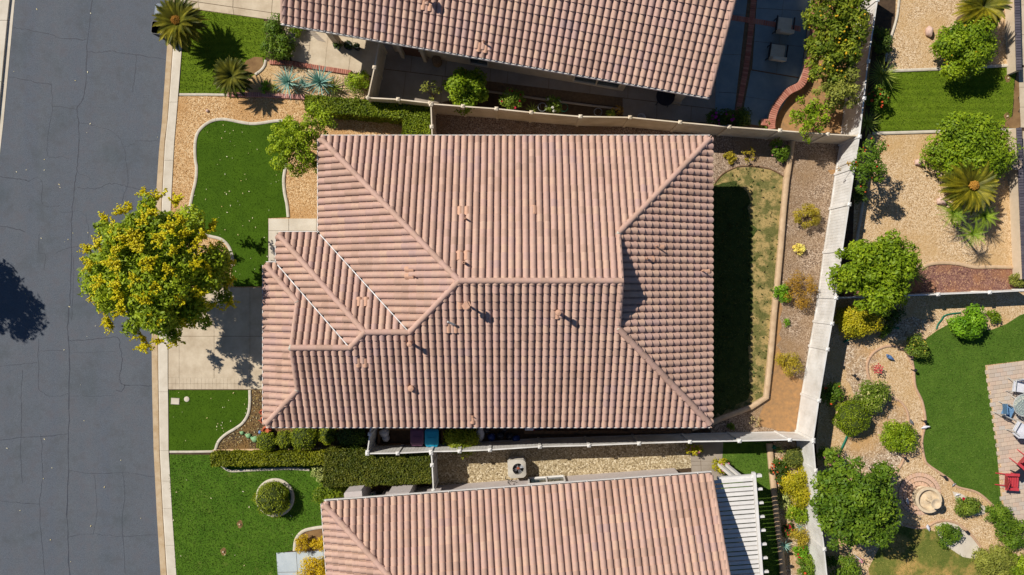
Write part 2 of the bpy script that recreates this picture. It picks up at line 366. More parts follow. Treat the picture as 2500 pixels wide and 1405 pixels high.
def sheet(name, pts, z, mat, raw=False):
    poly = pts if raw else PX(pts, z)
    if name in ('bare_dirt', 'bare_patch', 'shaded_lawn', 'garden_mulch', 'right_dirt'): poly = ragged(poly)
    return struct(MB().flat(poly, z).build(name, mat))
def blades(name, label, cat, poly, z, dens, h, mat, ex=(), w=0.03):
    q = scatter(poly, dens, ex); n = len(q)
    a = RNG.random(n) * 6.283; hh = h * (0.5 + RNG.random(n)); ln = RNG.normal(0, 0.5, (n, 2)) * h
    dx = np.cos(a) * w / 2; dy = np.sin(a) * w / 2; z0 = np.full(n, z)
    V = np.stack([np.stack([q[:, 0] - dx, q[:, 1] - dy, z0], 1), np.stack([q[:, 0] + dx, q[:, 1] + dy, z0], 1), np.stack([q[:, 0] + ln[:, 0], q[:, 1] + ln[:, 1], z0 + hh], 1)], 1).reshape(-1, 3)
    t = 0.5 + 0.22 * np.sin(q[:, 0] * 1.7 + 2 * np.sin(q[:, 1] * 1.1)) * np.sin(q[:, 1] * 2.3 + np.sin(q[:, 0])) + RNG.normal(0, 0.2, n)
    return stuff(tag(fast_obj(name, V, 3, mat, None, np.clip(t, 0, 1)), label, cat))
def pebbles(name, label, poly, z, dens, s, mat, ex=()):
    q = scatter(poly, dens, ex); n = len(q); r = s * (0.4 + RNG.random(n)); a0 = RNG.random(n) * 6.283
    cs = [np.stack([q[:, 0] + r * np.cos(a0 + k * 2.09 + RNG.normal(0, .3, n)), q[:, 1] + r * np.sin(a0 + k * 2.09), np.full(n, z - 0.004)], 1) for k in range(3)]
    top = np.stack([q[:, 0] + RNG.normal(0, .3, n) * r, q[:, 1] + RNG.normal(0, .3, n) * r, z + r * 0.8], 1)
    V = np.stack([cs[0], cs[1], top, cs[1], cs[2], top, cs[2], cs[0], top], 1).reshape(-1, 3)
    return stuff(tag(fast_obj(name, V, 3, mat), label, 'gravel'))
def smooth_path(pts, n=6):
    out = []; p = [Vector(x) for x in pts]; m = len(p)
    for i in range(m - 1):
        a = p[max(i - 1, 0)]; b = p[i]; c = p[i + 1]; d = p[min(i + 2, m - 1)]
        for k in range(n):
            t = k / n; out.append(0.5 * ((2 * b) + (c - a) * t + (2 * a - 5 * b + 4 * c - d) * t * t + (3 * b - a - 3 * c + d) * t ** 3))
    return out + [p[-1]]
def offset(path, w):
    Lf, Rt = [], []
    for i, p in enumerate(path):
        d = path[min(i + 1, len(path) - 1)] - path[max(i - 1, 0)]; d = Vector((d.x, d.y)).normalized(); n = Vector((-d.y, d.x)) * w / 2
        Lf.append((p.x + n.x, p.y + n.y)); Rt.append((p.x - n.x, p.y - n.y))
    return Lf, Rt
def ribbon(mb, path, w, z0, z1, r=0.25):        # a low kerb along a path, top edges rounded off
    e = w * r; Lf, Rt = offset(path, w); Li, Ri = offset(path, w - 2 * e); n = len(path); vs = []
    for i in range(n): vs += [(Lf[i][0], Lf[i][1], z0), (Lf[i][0], Lf[i][1], z1 - e * .6), (Li[i][0], Li[i][1], z1), (Ri[i][0], Ri[i][1], z1), (Rt[i][0], Rt[i][1], z1 - e * .6), (Rt[i][0], Rt[i][1], z0)]
    fs = [(i * 6 + k, (i + 1) * 6 + k, (i + 1) * 6 + k + 1, i * 6 + k + 1)[::-1] for i in range(n - 1) for k in range(5)]
    fs += [tuple(range(6)), tuple(range((n - 1) * 6, n * 6))[::-1]]
    return mb.add(vs, [f[::-1] for f in fs])
def edging(name, pts, w, h, mat, z0=0.0, sm=True, jl=1.6):
    p = PX(pts, z0 + h)
    if sm: p = smooth_path(p)
    # cut into cast lengths with a narrow joint between them
    o = None; run = [p[0]]; acc = 0; segs = []
    for a, b in zip(p, p[1:]):
        run.append(b); acc += (b - a).length
        if acc > jl and sm: segs.append(run); run = [b]; acc = 0
    if len(run) > 1: segs.append(run)
    mb = MB()
    for s in segs:
        s = [q.copy() for q in s]; d = (s[1] - s[0]).normalized(); s[0] = s[0] + d * 0.012
        ribbon(mb, s, w, z0 - 0.05, z0 + h)
    return struct(mb.build(name, mat, None, 40))
def lerp2(q, u, v): return (q[0] * (1 - u) + q[1] * u) * (1 - v) + (q[3] * (1 - u) + q[2] * u) * v
def slabs(parent, quad, us, vs, z, mat, name='slab', gap=0.014, th=0.06, raw=False, jig=0.003):
    q = quad if raw else PX(quad, z)
    for i in range(len(us) - 1):
        for j in range(len(vs) - 1):
            c = [lerp2(q, us[i], vs[j]), lerp2(q, us[i + 1], vs[j]), lerp2(q, us[i + 1], vs[j + 1]), lerp2(q, us[i], vs[j + 1])]
            m = sum(c, Vector()) / 4; zz = z + random.uniform(-jig, jig); t = []
            for p in c:
                d = p - m; t.append(m + d * (1 - gap / max(d.length, .05)))
            tp = [Vector((p.x, p.y, zz)) for p in t]; bt = [Vector((p.x, p.y, zz - th)) for p in t]
            ar = (tp[1] - tp[0]).cross(tp[3] - tp[0]).z
            if ar < 0: tp.reverse(); bt.reverse()
            MB().hexa(bt, tp).build(name, mat, parent)
UNIT = {}
def unit_box(mat):
    k = mat.name
    if k not in UNIT:
        b = 0.5; e = 0.44; mb = MB()
        mb.add([(-b, -b, -b), (b, -b, -b), (b, b, -b), (-b, b, -b), (-b, -b, .38), (b, -b, .38), (b, b, .38), (-b, b, .38), (-e, -e, .5), (e, -e, .5), (e, e, .5), (-e, e, .5)],
               [(0, 1, 5, 4), (1, 2, 6, 5), (2, 3, 7, 6), (3, 0, 4, 7), (4, 5, 9, 8), (5, 6, 10, 9), (6, 7, 11, 10), (7, 4, 8, 11), (8, 9, 10, 11)])
        UNIT[k] = mb.mesh('piece', mat)
    return UNIT[k]
def piece(parent, name, mat, c, size, rz):
    return link(name, unit_box(mat), parent, Matrix.Translation(c) @ Matrix.Rotation(rz, 4, 'Z') @ Matrix.Diagonal((size[0], size[1], size[2], 1)))
def brick_row(parent, path, w, h, step, mat, z0=0.0, gap=0.012, name='brick'):
    acc = 0.0
    for a, b in zip(path, path[1:]):
        d = b - a; l = d.length
        if l < 1e-6: continue
        u = d / l; n = max(1, round(l / step)); rz = math.atan2(u.y, u.x)
        for k in range(n):
            c = a + u * (l * (k + .5) / n); z = z0 + random.uniform(-.004, .004)
            piece(parent, name, mat, Vector((c.x, c.y, z + h / 2)), (l / n - gap, w, h), rz + random.uniform(-.015, .015))
def resample(path, step):
    out = [path[0]]; acc = 0
    for a, b in zip(path, path[1:]):
        l = (b - a).length; t = step - acc
        while t <= l: out.append(a.lerp(b, t / l)); t += step
        acc = l - (t - step)
    return out

ZR = -0.10
struct(MB().flat([(-90, -70), (90, -70), (90, 70), (-90, 70)], -0.16).build('ground', M['dirt']))
SE = [(424, -80), (416, 0), (408, 110), (402, 200), (395, 300), (388, 370), (381, 475), (376, 600), (371, 720), (370, 836), (371, 920), (372, 980), (375, 1100), (383, 1260), (392, 1405), (398, 1500), (408, 1650)]
CO = [(462, -80), (453, 0), (445, 110), (438, 200), (430, 300), (426, 340), (419, 475), (413, 600), (411, 720), (410, 836), (410, 920), (411, 980), (412, 1100), (421, 1260), (431, 1405), (438, 1500), (448, 1650)]
CM = [(a[0] + (b[0] - a[0]) * .36, b[1]) for a, b in zip(SE, CO)]
SW = [(46, -80), (36, 0), (22, 150), (8, 300), (0, 370), (-12, 480), (-26, 640), (-34, 836), (-36, 980), (-34, 1100), (-30, 1260), (-22, 1405), (-16, 1500), (-4, 1650)]
struct(MB().flat(PX(SE, ZR) + PX(SW[::-1], ZR), ZR).build('road', M['asphalt']))
road = bpy.data.objects['road']
# cracks and sealed seams in the road
CR = [([(225, 0), (214, 95), (210, 190), (203, 240), (188, 266), (192, 300), (191, 370), (187, 420), (180, 470), (175, 540), (174, 640), (170, 740), (164, 800), (168, 850), (168, 1000), (166, 1120), (165, 1290), (170, 1405)], .05),
      ([(34, 68), (60, 72), (100, 80), (130, 86), (145, 93), (212, 97)], .045), ([(213, 126), (240, 128), (265, 125), (300, 130), (340, 135), (404, 145)], .04),
      ([(333, 136), (328, 190), (322, 230)], .025), ([(20, 188), (60, 195), (95, 203), (125, 205)], .04), ([(125, 205), (128, 260), (122, 300), (116, 340), (117, 382), (152, 383), (175, 390)], .02),
      ([(128, 260), (160, 263), (187, 268)], .025), ([(192, 300), (230, 307), (275, 322), (302, 358), (308, 400), (312, 440), (311, 455), (302, 475), (299, 495)], .02), ([(302, 360), (330, 350)], .015),
      ([(190, 458), (220, 461), (246, 458), (262, 450), (290, 450), (311, 456), (340, 462), (380, 464)], .035), ([(330, 343), (388, 345)], .02), ([(190, 423), (212, 430), (220, 440)], .015),
      ([(0, 431), (40, 437), (70, 443)], .06), ([(70, 443), (100, 439), (105, 500), (147, 503)], .018), ([(0, 553), (40, 560), (60, 566)], .055), ([(150, 520), (200, 517), (214, 550), (216, 590)], .014),
      ([(96, 570), (95, 615), (110, 622), (108, 660)], .016), ([(136, 620), (160, 608), (200, 601), (260, 602)], .022), ([(180, 630), (178, 690), (175, 780)], .02),
      ([(170, 832), (210, 830), (250, 826), (288, 826), (292, 845), (296, 862), (298, 890), (292, 920), (294, 935), (306, 940), (370, 942)], .035), ([(170, 860), (230, 860), (284, 859)], .012),
      ([(96, 857), (158, 857)], .02), ([(95, 830), (93, 940), (104, 958), (120, 968), (150, 966), (165, 960)], .02), ([(0, 895), (60, 889), (92, 885)], .018), ([(55, 905), (52, 940), (53, 1000), (50, 1090), (54, 1180)], .02),
      ([(306, 940), (296, 955), (284, 952)], .04), ([(0, 1075), (60, 1068), (130, 1064), (166, 1060)], .03), ([(168, 968), (230, 968), (280, 966)], .014), ([(100, 1060), (104, 1150), (98, 1230), (100, 1300), (110, 1405)], .02),
      ([(165, 1150), (240, 1158), (300, 1155), (379, 1165)], .025), ([(300, 1155), (304, 1210), (298, 1280), (306, 1400)], .018), ([(0, 1225), (50, 1228), (98, 1232)], .03), ([(168, 1310), (220, 1304), (300, 1310), (385, 1306)], .02), ([(230, 1158), (236, 1230), (228, 1304)], .012)]
mb = MB()
for pts, w in CR:
    w *= .95
    p = smooth_path(PX(pts, ZR + .004), 5)
    p = [q + Vector((random.gauss(0, .018), random.gauss(0, .018), 0)) for q in p]
    Lf, Rt = offset(p, w)
    for i in range(len(p) - 1):
        a = random.uniform(.35, 1.1); b = random.uniform(.35, 1.1)
        m0, m1 = p[i], p[i + 1]
        f = lambda m, e, s: (m.x + (e[0] - m.x) * s, m.y + (e[1] - m.y) * s, ZR + .004)
        mb.add([f(m0, Rt[i], a), f(m1, Rt[i + 1], b), f(m1, Lf[i + 1], b), f(m0, Lf[i], a)], [(0, 1, 2, 3)])
stuff(mb.build('crack', M['crack'], road))
# kerb: gutter pan at road level, then the pale rolled kerb in cast lengths
kb = struct(MB().flat(PX(CM, ZR + .008) + PX(SE[::-1], ZR + .008), ZR + .008).build('gutter_pan', M['gutterc']))
kr = struct(MB().flat(PX(CO, -.05) + PX(CM[::-1], -.05), -.05).build('kerb', M['joint']))
def at_v(pts, v):
    for a, b in zip(pts, pts[1:]):
        if a[1] <= v <= b[1]: t = (v - a[1]) / (b[1] - a[1]); return (a[0] + (b[0] - a[0]) * t, v)
    return pts[-1]
JV = [-80, 20, 125, 250, 392, 520, 690, 822, 957, 1100, 1175, 1242, 1332, 1405, 1500, 1650]
for v0, v1 in zip(JV, JV[1:]):
    n = 4; Lm = [at_v(CM, v0 + (v1 - v0) * i / n) for i in range(n + 1)]; Rm = [at_v(CO, v0 + (v1 - v0) * i / n) for i in range(n + 1)]
    mb = MB(); vs = []
    for i in range(n + 1):
        e = .3 if i == 0 else (-.3 if i == n else 0)
        a = P(Lm[i][0], Lm[i][1] + e); b = P(Rm[i][0], Rm[i][1] + e); d = (b - a)
        vs += [(a.x, a.y, ZR), (a.x, a.y, -.06), (a.x + d.x * .16, a.y + d.y * .16, .018), (b.x, b.y, .028), (b.x, b.y, -.08)]
    mb.add(vs, [(i * 5 + k, i * 5 + k + 1, (i + 1) * 5 + k + 1, (i + 1) * 5 + k)[::-1] for i in range(n) for k in range(4)] + [(0, 1, 2, 3, 4), tuple(n * 5 + k for k in (4, 3, 2, 1, 0))])
    mb.build('slab', M['conc2'], kr)
# far kerb and pavement, top left corner
FW = [(SW[i][0] - 13, SW[i][1]) for i in range(len(SW))]; FW2 = [(x - 110, v) for x, v in FW]
struct(MB().flat(PX(SW, ZR + .008) + PX(FW[::-1], ZR + .008), ZR + .008).build('far_gutter_pan', M['conc2']))
fs = struct(MB().flat(PX(FW, -.06) + PX(FW2[::-1], -.06), -.06).build('far_pavement', M['joint']))
for v0, v1 in ((-80, 50), (50, 200), (200, 370), (370, 640), (640, 980), (980, 1405), (1405, 1650)):
    a0, a1 = at_v(FW, v0), at_v(FW, v1)
    slabs(fs, [(a0[0] - 110, v0), (a0[0] - 1, v0), (a1[0] - 1, v1), (a1[0] - 110, v1)], [0, 1], [0, 1], 0.0, M['conc2'], gap=.015, th=.1)

# --- yards: one base sheet of soil, then each surface a few millimetres above the last
struct(MB().flat(PX(CO, -.012) + PX([(2750, 1650), (2750, -80)], -.012), -.012).build('yard_soil', M['soil']))
sheet('front_gravel', [(434, 236), (600, 234), (745, 240), (1052, 250), (1052, 425), (800, 425), (800, 545), (650, 545), (650, 712), (411, 712), (413, 600), (419, 475), (426, 340), (431, 290)], 0.0, M['gravel_tan'])
TURF = [(690, 294), (665, 296), (640, 300), (615, 302), (590, 299), (560, 293), (540, 291), (520, 294), (502, 303), (486, 318), (478, 335), (475, 360), (476, 390), (479, 410), (477, 440), (470, 470), (464, 500), (461, 525), (464, 545), (480, 565), (508, 576), (538, 584), (556, 600), (566, 625), (567, 650), (563, 675), (571, 700), (654, 700), (654, 533), (703, 531), (700, 500), (694, 470), (692, 436), (698, 400), (716, 350), (728, 320), (716, 300)]
sheet('front_turf', TURF, .02, M['turf'])
pebbles('gravel', 'tan crushed gravel spread between the kerb and the front turf', PX([(437, 238), (745, 242), (1048, 300), (1048, 340), (784, 345), (784, 530), (655, 530), (560, 700), (413, 700), (419, 475), (430, 310)]), 0.0, 162, 0.025, M['gravel_tan'], [PX(TURF)])
blades('grass', 'dark short turf blades of the curvy front lawn', 'turf', PX(TURF), .02, 420, .02, M['turf_b'])
edging('lawn_edging', TURF[:25], .14, .06, M['curbw']); edging('lawn_edging', [(655, 700), (571, 700)][:0] or TURF[29:34], .14, .06, M['curbw'])
# driveway of the middle house
dw = struct(MB().flat(PX([(411, 702), (650, 702), (800, 702), (800, 952), (410, 952)], -.004), -.004).build('driveway', M['joint']))
slabs(dw, [(411, 702), (690, 702), (690, 951), (411, 951)], [0, .094, .40, .714, 1], [0, .48, .885], .012, M['conc'], gap=.012)
slabs(dw, [(411, 922), (690, 922), (690, 951), (411, 951)], [0, .094, .40, .714, 1], [0, .08], .012, M['conc'], gap=.008)
slabs(dw, [(411, 924), (690, 924), (690, 951), (411, 951)], [i / 31 for i in range(32)], [0, .5, 1], .010, M['conc'], 'paver', gap=.006)
ew = struct(MB().flat(PX([(655, 534), (800, 534), (800, 610), (700, 610), (700, 702), (655, 702)], -.004), -.004).build('entry_path', M['joint']))
slabs(ew, [(655, 534), (790, 534), (790, 600), (655, 600)], [0, .37, .87, 1], [0, .45, 1], .014, M['conc2'], gap=.012)
slabs(ew, [(655, 600), (700, 600), (700, 702), (655, 702)], [0, 1], [0, .5, 1], .014, M['conc2'], gap=.012)
# south front lawn, planter bed, mow strips
SLAWN = [(412, 953), (606, 953), (606, 985), (602, 1010), (590, 1030), (570, 1045), (550, 1057), (530, 1075), (521, 1100), (413, 1101)]
sheet('side_turf', SLAWN, .02, M['turf']); blades('grass', 'dark turf blades of the small lawn beside the driveway', 'turf', PX(SLAWN), .02, 420, .02, M['turf_b'])
sheet('planter_mulch', [(606, 952), (690, 952), (690, 1030), (905, 1036), (905, 1100), (525, 1100), (535, 1070), (590, 1034)], 0.0, M['mulch'])
pebbles('mulch', 'dark bark mulch in the planter with terracotta pots', PX([(612, 955), (650, 955), (650, 1036), (900, 1040), (898, 1090), (532, 1096), (540, 1075), (590, 1040)]), 0.0, 110, .04, M['mulch'])
edging('lawn_edging', [(609, 952), (609, 985), (605, 1011), (592, 1033), (572, 1048), (552, 1060), (533, 1078), (525, 1100)], .13, .06, M['curbw'])
edging('mow_strip', [(413, 1104), (460, 1104), (521, 1103)], .11, .04, M['curbw'], sm=False)
mp = struct(MB().flat(PX([(519, 1098), (899, 1092), (899, 1102), (519, 1110)], -.003), -.003).build('side_path', M['joint']))
slabs(mp, [(519, 1098), (899, 1092), (899, 1103), (519, 1110)], [i / 14 for i in range(15)], [0, 1], .03, M['slabv'], gap=.008)
# bottom neighbour front lawn
BL = [(414, 1110), (520, 1111), (790, 1140), (850, 1190), (850, 1235), (800, 1245), (797, 1286), (760, 1290), (735, 1298), (720, 1318), (716, 1344), (674, 1352), (680, 1405), (690, 1480), (436, 1480), (421, 1260), (414, 1180)]
sheet('neighbour_front_lawn', BL, .012, M['lawn'])
RING = [(671 + 43 * math.cos(a / 24 * 6.2832), 1216 + 43 * math.sin(a / 24 * 6.2832)) for a in range(24)]
blades('grass', 'bright mown grass of the front lawn around the clipped round bush', 'grass', PX(BL), .012, 420, .05, M['lawn_b'], [PX(RING)])
edging('ring_edging', RING + [RING[0]], .17, .09, M['curbw'])
edging('bed_edging', [(540, 1136), (560, 1150), (600, 1149), (650, 1147), (710, 1145), (755, 1148)], .12, .06, M['curbw'])
edging('bed_edging', [(805, 1286), (765, 1291), (738, 1299), (722, 1318), (718, 1346)], .15, .08, M['curbw'])
sheet('neighbour_planter', [(806, 1289), (766, 1294), (740, 1302), (726, 1320), (722, 1346), (812, 1346)], .016, M['dirt'])
bw = struct(MB().flat(PX([(674, 1350), (812, 1343), (820, 1500), (690, 1500)], .002), .002).build('front_walk', M['joint']))
slabs(bw, [(674, 1350), (812, 1343), (816, 1395), (677, 1398)], [0, .355, .83, 1], [0, 1], .016, M['conc_blue'], gap=.014)
slabs(bw, [(677, 1398), (816, 1395), (820, 1470), (688, 1470)], [0, .355, .83, 1], [0, 1], .016, M['conc_blue'], gap=.014)
# top neighbour front yard
NL = [(458, 20), (481, 25), (644, 47), (650, 100), (648, 146), (640, 165), (622, 182), (600, 195), (598, 229), (553, 229), (438, 228), (446, 115)]
sheet('upper_front_lawn', NL, .012, M['lawn2'])
sheet('bare_patch', [(602, 150), (622, 138), (644, 140), (640, 163), (622, 180), (604, 186), (596, 168)], .016, M['dirt'])
blades('grass', 'green grass of the lawn beneath the cycads', 'grass', PX(NL), .012, 420, .05, M['lawn2_b'], [PX([(602, 150), (622, 138), (644, 140), (640, 163), (622, 180), (604, 186), (596, 168)])])
ud = struct(MB().flat(PX([(453, -80), (800, -80), (770, 66), (690, 46), (644, 47), (481, 25), (457, 18)], -.004), -.004).build('upper_driveway', M['joint']))
slabs(ud, [(455, 2), (770, 48), (772, 64), (458, 20)], [0, .09, .36, .66, .8, 1], [0, 1], .012, M['conc'], gap=.01)
slabs(ud, [(455, -80), (780, -60), (770, 47), (455, 1)], [0, .09, .36, .66, 1], [0, .45, 1], .012, M['conc'], gap=.012)
AB = [(622, 182), (650, 150), (855, 178), (906, 190), (898, 243), (745, 236), (598, 230), (600, 196)]
sheet('agave_bed', AB, .004, M['gravel_pale'])
pebbles('gravel', 'pale gravel around the blue agaves', PX(AB), .004, 70, .03, M['gravel_pale'])
edging('lawn_edging', [(648, 146), (645, 160), (636, 172), (622, 182)], .12, .06, M['curbw'])
uw = struct(MB().flat(PX([(690, 66), (760, 66), (930, 96), (918, 190), (855, 182), (715, 148), (700, 120), (694, 92)], 0), 0).build('upper_walk', M['joint']))
slabs(uw, [(694, 68), (760, 68), (752, 156), (712, 148)], [0, 1], [0, .5, 1], .014, M['conc'], gap=.012)
slabs(uw, [(760, 68), (930, 92), (916, 188), (752, 156)], [0, .25, .6, 1], [0, 1], .014, M['conc'], gap=.012)
for nm, lb, pts, m in (('brick_edging', 'pink brick edging between the concrete walk and the agaves', [(658, 152), (700, 154), (760, 163), (857, 178)], M['brickv']), ('brick_edging', 'pink brick edging beside the tan gravel, below the agaves', [(556, 231), (640, 232), (745, 238)], M['pinkv'])):
    p = PX(pts, .06); t = thing(nm, lb, 'edging', (p[0].x, p[0].y, 0), 'brick edgings of the agave bed')
    brick_row(t, p, .22, .1, .105, m, 0.0)
edging('mow_strip', [(437, 231), (500, 231), (555, 232)], .12, .05, M['curbw'], sm=False)
# side yard between the top house and the middle house
cy = struct(MB().flat(PX([(905, 98), (1000, 98), (1850, 60), (1850, 330), (1060, 258), (898, 248)], .0), 0).build('side_yard_path', M['joint']))
q0 = [(918, 118), (1760, 225), (1745, 298), (905, 246)]
slabs(cy, [(925, 100), (1760, 205), (1760, 268), (918, 166)], [0, .1, .2, .33, .38, .5, .62, .73, .86, 1], [0, 1], .012, M['conc_grey'], gap=.012)
slabs(cy, [(918, 167), (1180, 199), (1180, 256), (905, 245)], [0, .28, .62, 1], [0, 1], .012, M['conc_grey'], gap=.012)
slabs(cy, [(1520, 240), (1760, 269), (1758, 303), (1520, 283)], [0, .35, .7, 1], [0, 1], .012, M['conc_grey'], gap=.012)
sheet('rose_bed', [(1165, 226), (1240, 230), (1520, 262), (1520, 288), (1060, 256)], .02, M['soil'])
edging('bed_edging', [(1180, 222), (1240, 230), (1330, 243), (1430, 256), (1515, 266)], .1, .09, M['conc_grey'])
# patio top right
sheet('corner_bed', [(1990, -60), (2150, -60), (2105, 330), (1888, 318), (1890, 275), (1925, 226), (1960, 205)], .02, M['orange_dirt'])
pt = struct(MB().flat(PX([(1735, -80), (1995, -80), (1965, 150), (1955, 205), (1895, 260), (1880, 318), (1760, 306)], .016), .016).build('patio', M['joint']))
slabs(pt, [(1752, -60), (1832, -60), (1790, 300), (1745, 296)], [0, 1], [0, .27, .54, .8, 1], .03, M['conc_patio'], gap=.012)
slabs(pt, [(1852, -60), (1985, -60), (1955, 190), (1836, 170)], [0, .5, 1], [0, .35, .7, 1], .03, M['conc_patio'], gap=.012)
slabs(pt, [(1833, 172), (1952, 192), (1880, 312), (1808, 300)], [0, 1], [0, .5, 1], .03, M['conc_patio'], gap=.012)
mb = [PX([(1846, -60), (1828, 120), (1812, 220), (1798, 290)], .03), PX([(1760, 40), (1830, 50), (1960, 72)], .034)]
for p in mb: brick_row(pt, resample(smooth_path(p), .11), .26, .03, .11, M['brickv'], .006)
# brown gravel north of the middle house and the back yard
sheet('side_gravel', [(1056, 262), (2075, 340), (2075, 420), (1700, 420), (1056, 420)], 0.0, M['gravel_brown'])
pebbles('gravel', 'brown gravel in the narrow side yard under the fence', PX([(1060, 275), (1930, 345), (1930, 420), (1060, 400)]), 0, 108, 0.021, M['gravel_brown'])
sheet('back_gravel', [(1700, 380), (1935, 345), (2072, 345), (2050, 405), (2025, 520), (1995, 760), (1970, 960), (1952, 1060), (1735, 1062), (1735, 1040), (1700, 1036)], .004, M['gravel_brown'])
pebbles('gravel', 'brown gravel on the strip in front of the white back fence', PX([(1940, 360), (2064, 350), (2020, 520), (1990, 760), (1975, 830), (1890, 830), (1905, 600), (1925, 440)]), .004, 108, 0.022, M['gravel_brown'])
sheet('bare_dirt', [(1888, 730), (1912, 742), (1905, 790), (1898, 840), (1925, 905), (1962, 930), (1952, 1055), (1895, 1052), (1850, 1040), (1858, 1000), (1876, 978)], .008, M['orange_dirt'])
sheet('bare_dirt', [(2025, 412), (2040, 406), (2046, 416), (2038, 426), (2022, 424)], .008, M['orange_dirt'])
BY = [(1700, 480), (1745, 448), (1765, 425), (1800, 410), (1835, 408), (1880, 415), (1912, 430), (1906, 500), (1899, 600), (1888, 740), (1875, 900), (1864, 970), (1835, 990), (1738, 1028), (1700, 1036)]
sheet('back_lawn', BY, .012, M['dry'])
sheet('shaded_lawn', [(1700, 500), (1745, 455), (1790, 440), (1826, 470), (1838, 560), (1830, 660), (1836, 760), (1826, 880), (1832, 970), (1738, 1022), (1700, 1032)], .016, M['green_dry'])  # greener sheet outlined like the house's cast shadow, shade painted into it
blades('grass', 'greener grass of the back lawn, darkened to deepen the house shade', 'grass', PX([(1700, 500), (1745, 455), (1790, 440), (1826, 470), (1838, 560), (1830, 660), (1836, 760), (1826, 880), (1832, 970), (1738, 1022), (1700, 1032)]), .016, 300, .05, M['green_dry_b'])
blades('grass', 'patchy half-dry grass of the lawn behind the middle house', 'grass', PX(BY), .012, 120, .05, M['dry_b'])
blades('grass', 'darker weedy clumps in the dry back lawn', 'grass', PX(BY), .012, 9, .09, M['green_dry_b'], w=.16)
edging('lawn_edging', [(1745, 448), (1765, 425), (1800, 408), (1835, 406), (1880, 413), (1915, 432)], .05, .05, M['wood'])
edging('retaining_kerb', [(1936, 343), (1932, 375), (1922, 440), (1915, 510), (1908, 600), (1900, 690), (1892, 760), (1882, 880), (1872, 972), (1835, 995), (1770, 1020), (1738, 1034), (1690, 1048)], .24, .22, M['curbt'], sm=False)
# south side yard: soil, long timber edge
sheet('bin_yard', [(905, 1046), (1800, 1040), (1800, 1070), (1440, 1074), (905, 1092)], .0, M['soil'])
# lower neighbour side yard
LG = [(1058, 1096), (1690, 1078), (1692, 1142), (1500, 1164), (1060, 1194)]
sheet('lower_side_gravel', LG, .0, M['gravel_cream']); pebbles('gravel', 'cream gravel around the air conditioner', PX(LG), 0, 162, 0.021, M['gravel_cream'])
lp = struct(MB().flat(PX([(1682, 1078), (1768, 1076), (1772, 1170), (1692, 1170)], 0), 0).build('lower_pad', M['joint']))
slabs(lp, [(1683, 1079), (1767, 1078), (1768, 1175), (1690, 1175)], [0, .3, 1], [0, .5, .6, 1], .014, M['conc_grey'], gap=.012)
LL = [(1766, 1076), (1880, 1076), (1886, 1150), (1898, 1260), (1918, 1500), (1780, 1500), (1760, 1180)]
sheet('lower_back_lawn', LL, .012, M['lawn3']); blades('grass', 'green grass strip beside the white pergola', 'grass', PX(LL), .012, 420, .05, M['lawn3_b'])
edging('bed_edging', [(1880, 1084), (1886, 1150), (1898, 1260), (1908, 1340), (1922, 1500)], .26, .2, M['curbt'], sm=False)
sheet('flower_bed', [(1888, 1078), (1985, 1078), (2018, 1340), (2032, 1500), (1926, 1500), (1904, 1260)], .004, M['gravel_mix'])
# right side yards
sheet('right_mulch', [(2100, 335), (2120, 200), (2140, -80), (2230, -80), (2190, 40), (2165, 130), (2160, 200), (2150, 345)], .0, M['soil'])
RG = [(2190, -80), (2484, -80), (2484, 162), (2165, 172), (2168, 130), (2185, 60)]
sheet('right_gravel', RG, .004, M['gravel_pale'])
RL = [(2165, 176), (2484, 164), (2476, 200), (2474, 250), (2470, 285), (2450, 302), (2420, 312), (2140, 322), (2140, 240)]
sheet('right_lawn', RL, .012, M['lawn2']); blades('grass', 'neat striped lawn between two gravel beds on the right', 'grass', PX(RL), .012, 420, .05, M['lawn2_b'])
sheet('right_dirt', [(2484, 164), (2476, 200), (2474, 250), (2470, 285), (2450, 302), (2420, 312), (2490, 312), (2490, 164)], .008, M['dirt'])
edging('lawn_edging', [(2150, 174), (2300, 168), (2480, 159)], .14, .08, M['curbw'], sm=False); edging('lawn_edging', [(2130, 326), (2300, 321), (2485, 317)], .14, .08, M['curbw'], sm=False)
edging('bed_edging', [(2200, -60), (2194, 20), (2186, 60), (2170, 110), (2162, 150)], .1, .08, M['curbw'])
RM = [(2120, 328), (2486, 322), (2486, 655), (2440, 652), (2360, 646), (2300, 642), (2262, 650), (2235, 662), (2080, 640), (2086, 480), (2100, 380)]
sheet('middle_gravel', RM, .004, M['gravel_pale'])
for a, b in ((RG, 'pale gravel in the yard corner with the pink rock'), (RM, 'pale gravel around the cycad and small palms')): pebbles('gravel', b, PX(a), .004, 126, 0.024, M['gravel_pale'])
edging('bed_edging', [(2110, 470), (2104, 520), (2092, 590)], .12, .12, M['curbw'])
edging('bed_edging', [(2250, 656), (2268, 646), (2300, 642), (2340, 644), (2380, 652), (2430, 652), (2480, 653)], .16, .08, M['curbt'])
sheet('red_mulch', [(2240, 662), (2270, 650), (2300, 646), (2340, 648), (2380, 656), (2480, 657), (2486, 712), (2200, 722), (2060, 726), (2060, 650)], .002, M['gravel_red'])
sheet('garden_gravel', [(2030, 728), (2520, 712), (2520, 1500), (2018, 1500), (2000, 1200), (1992, 1080), (2010, 900)], .0, M['gravel_pale'])
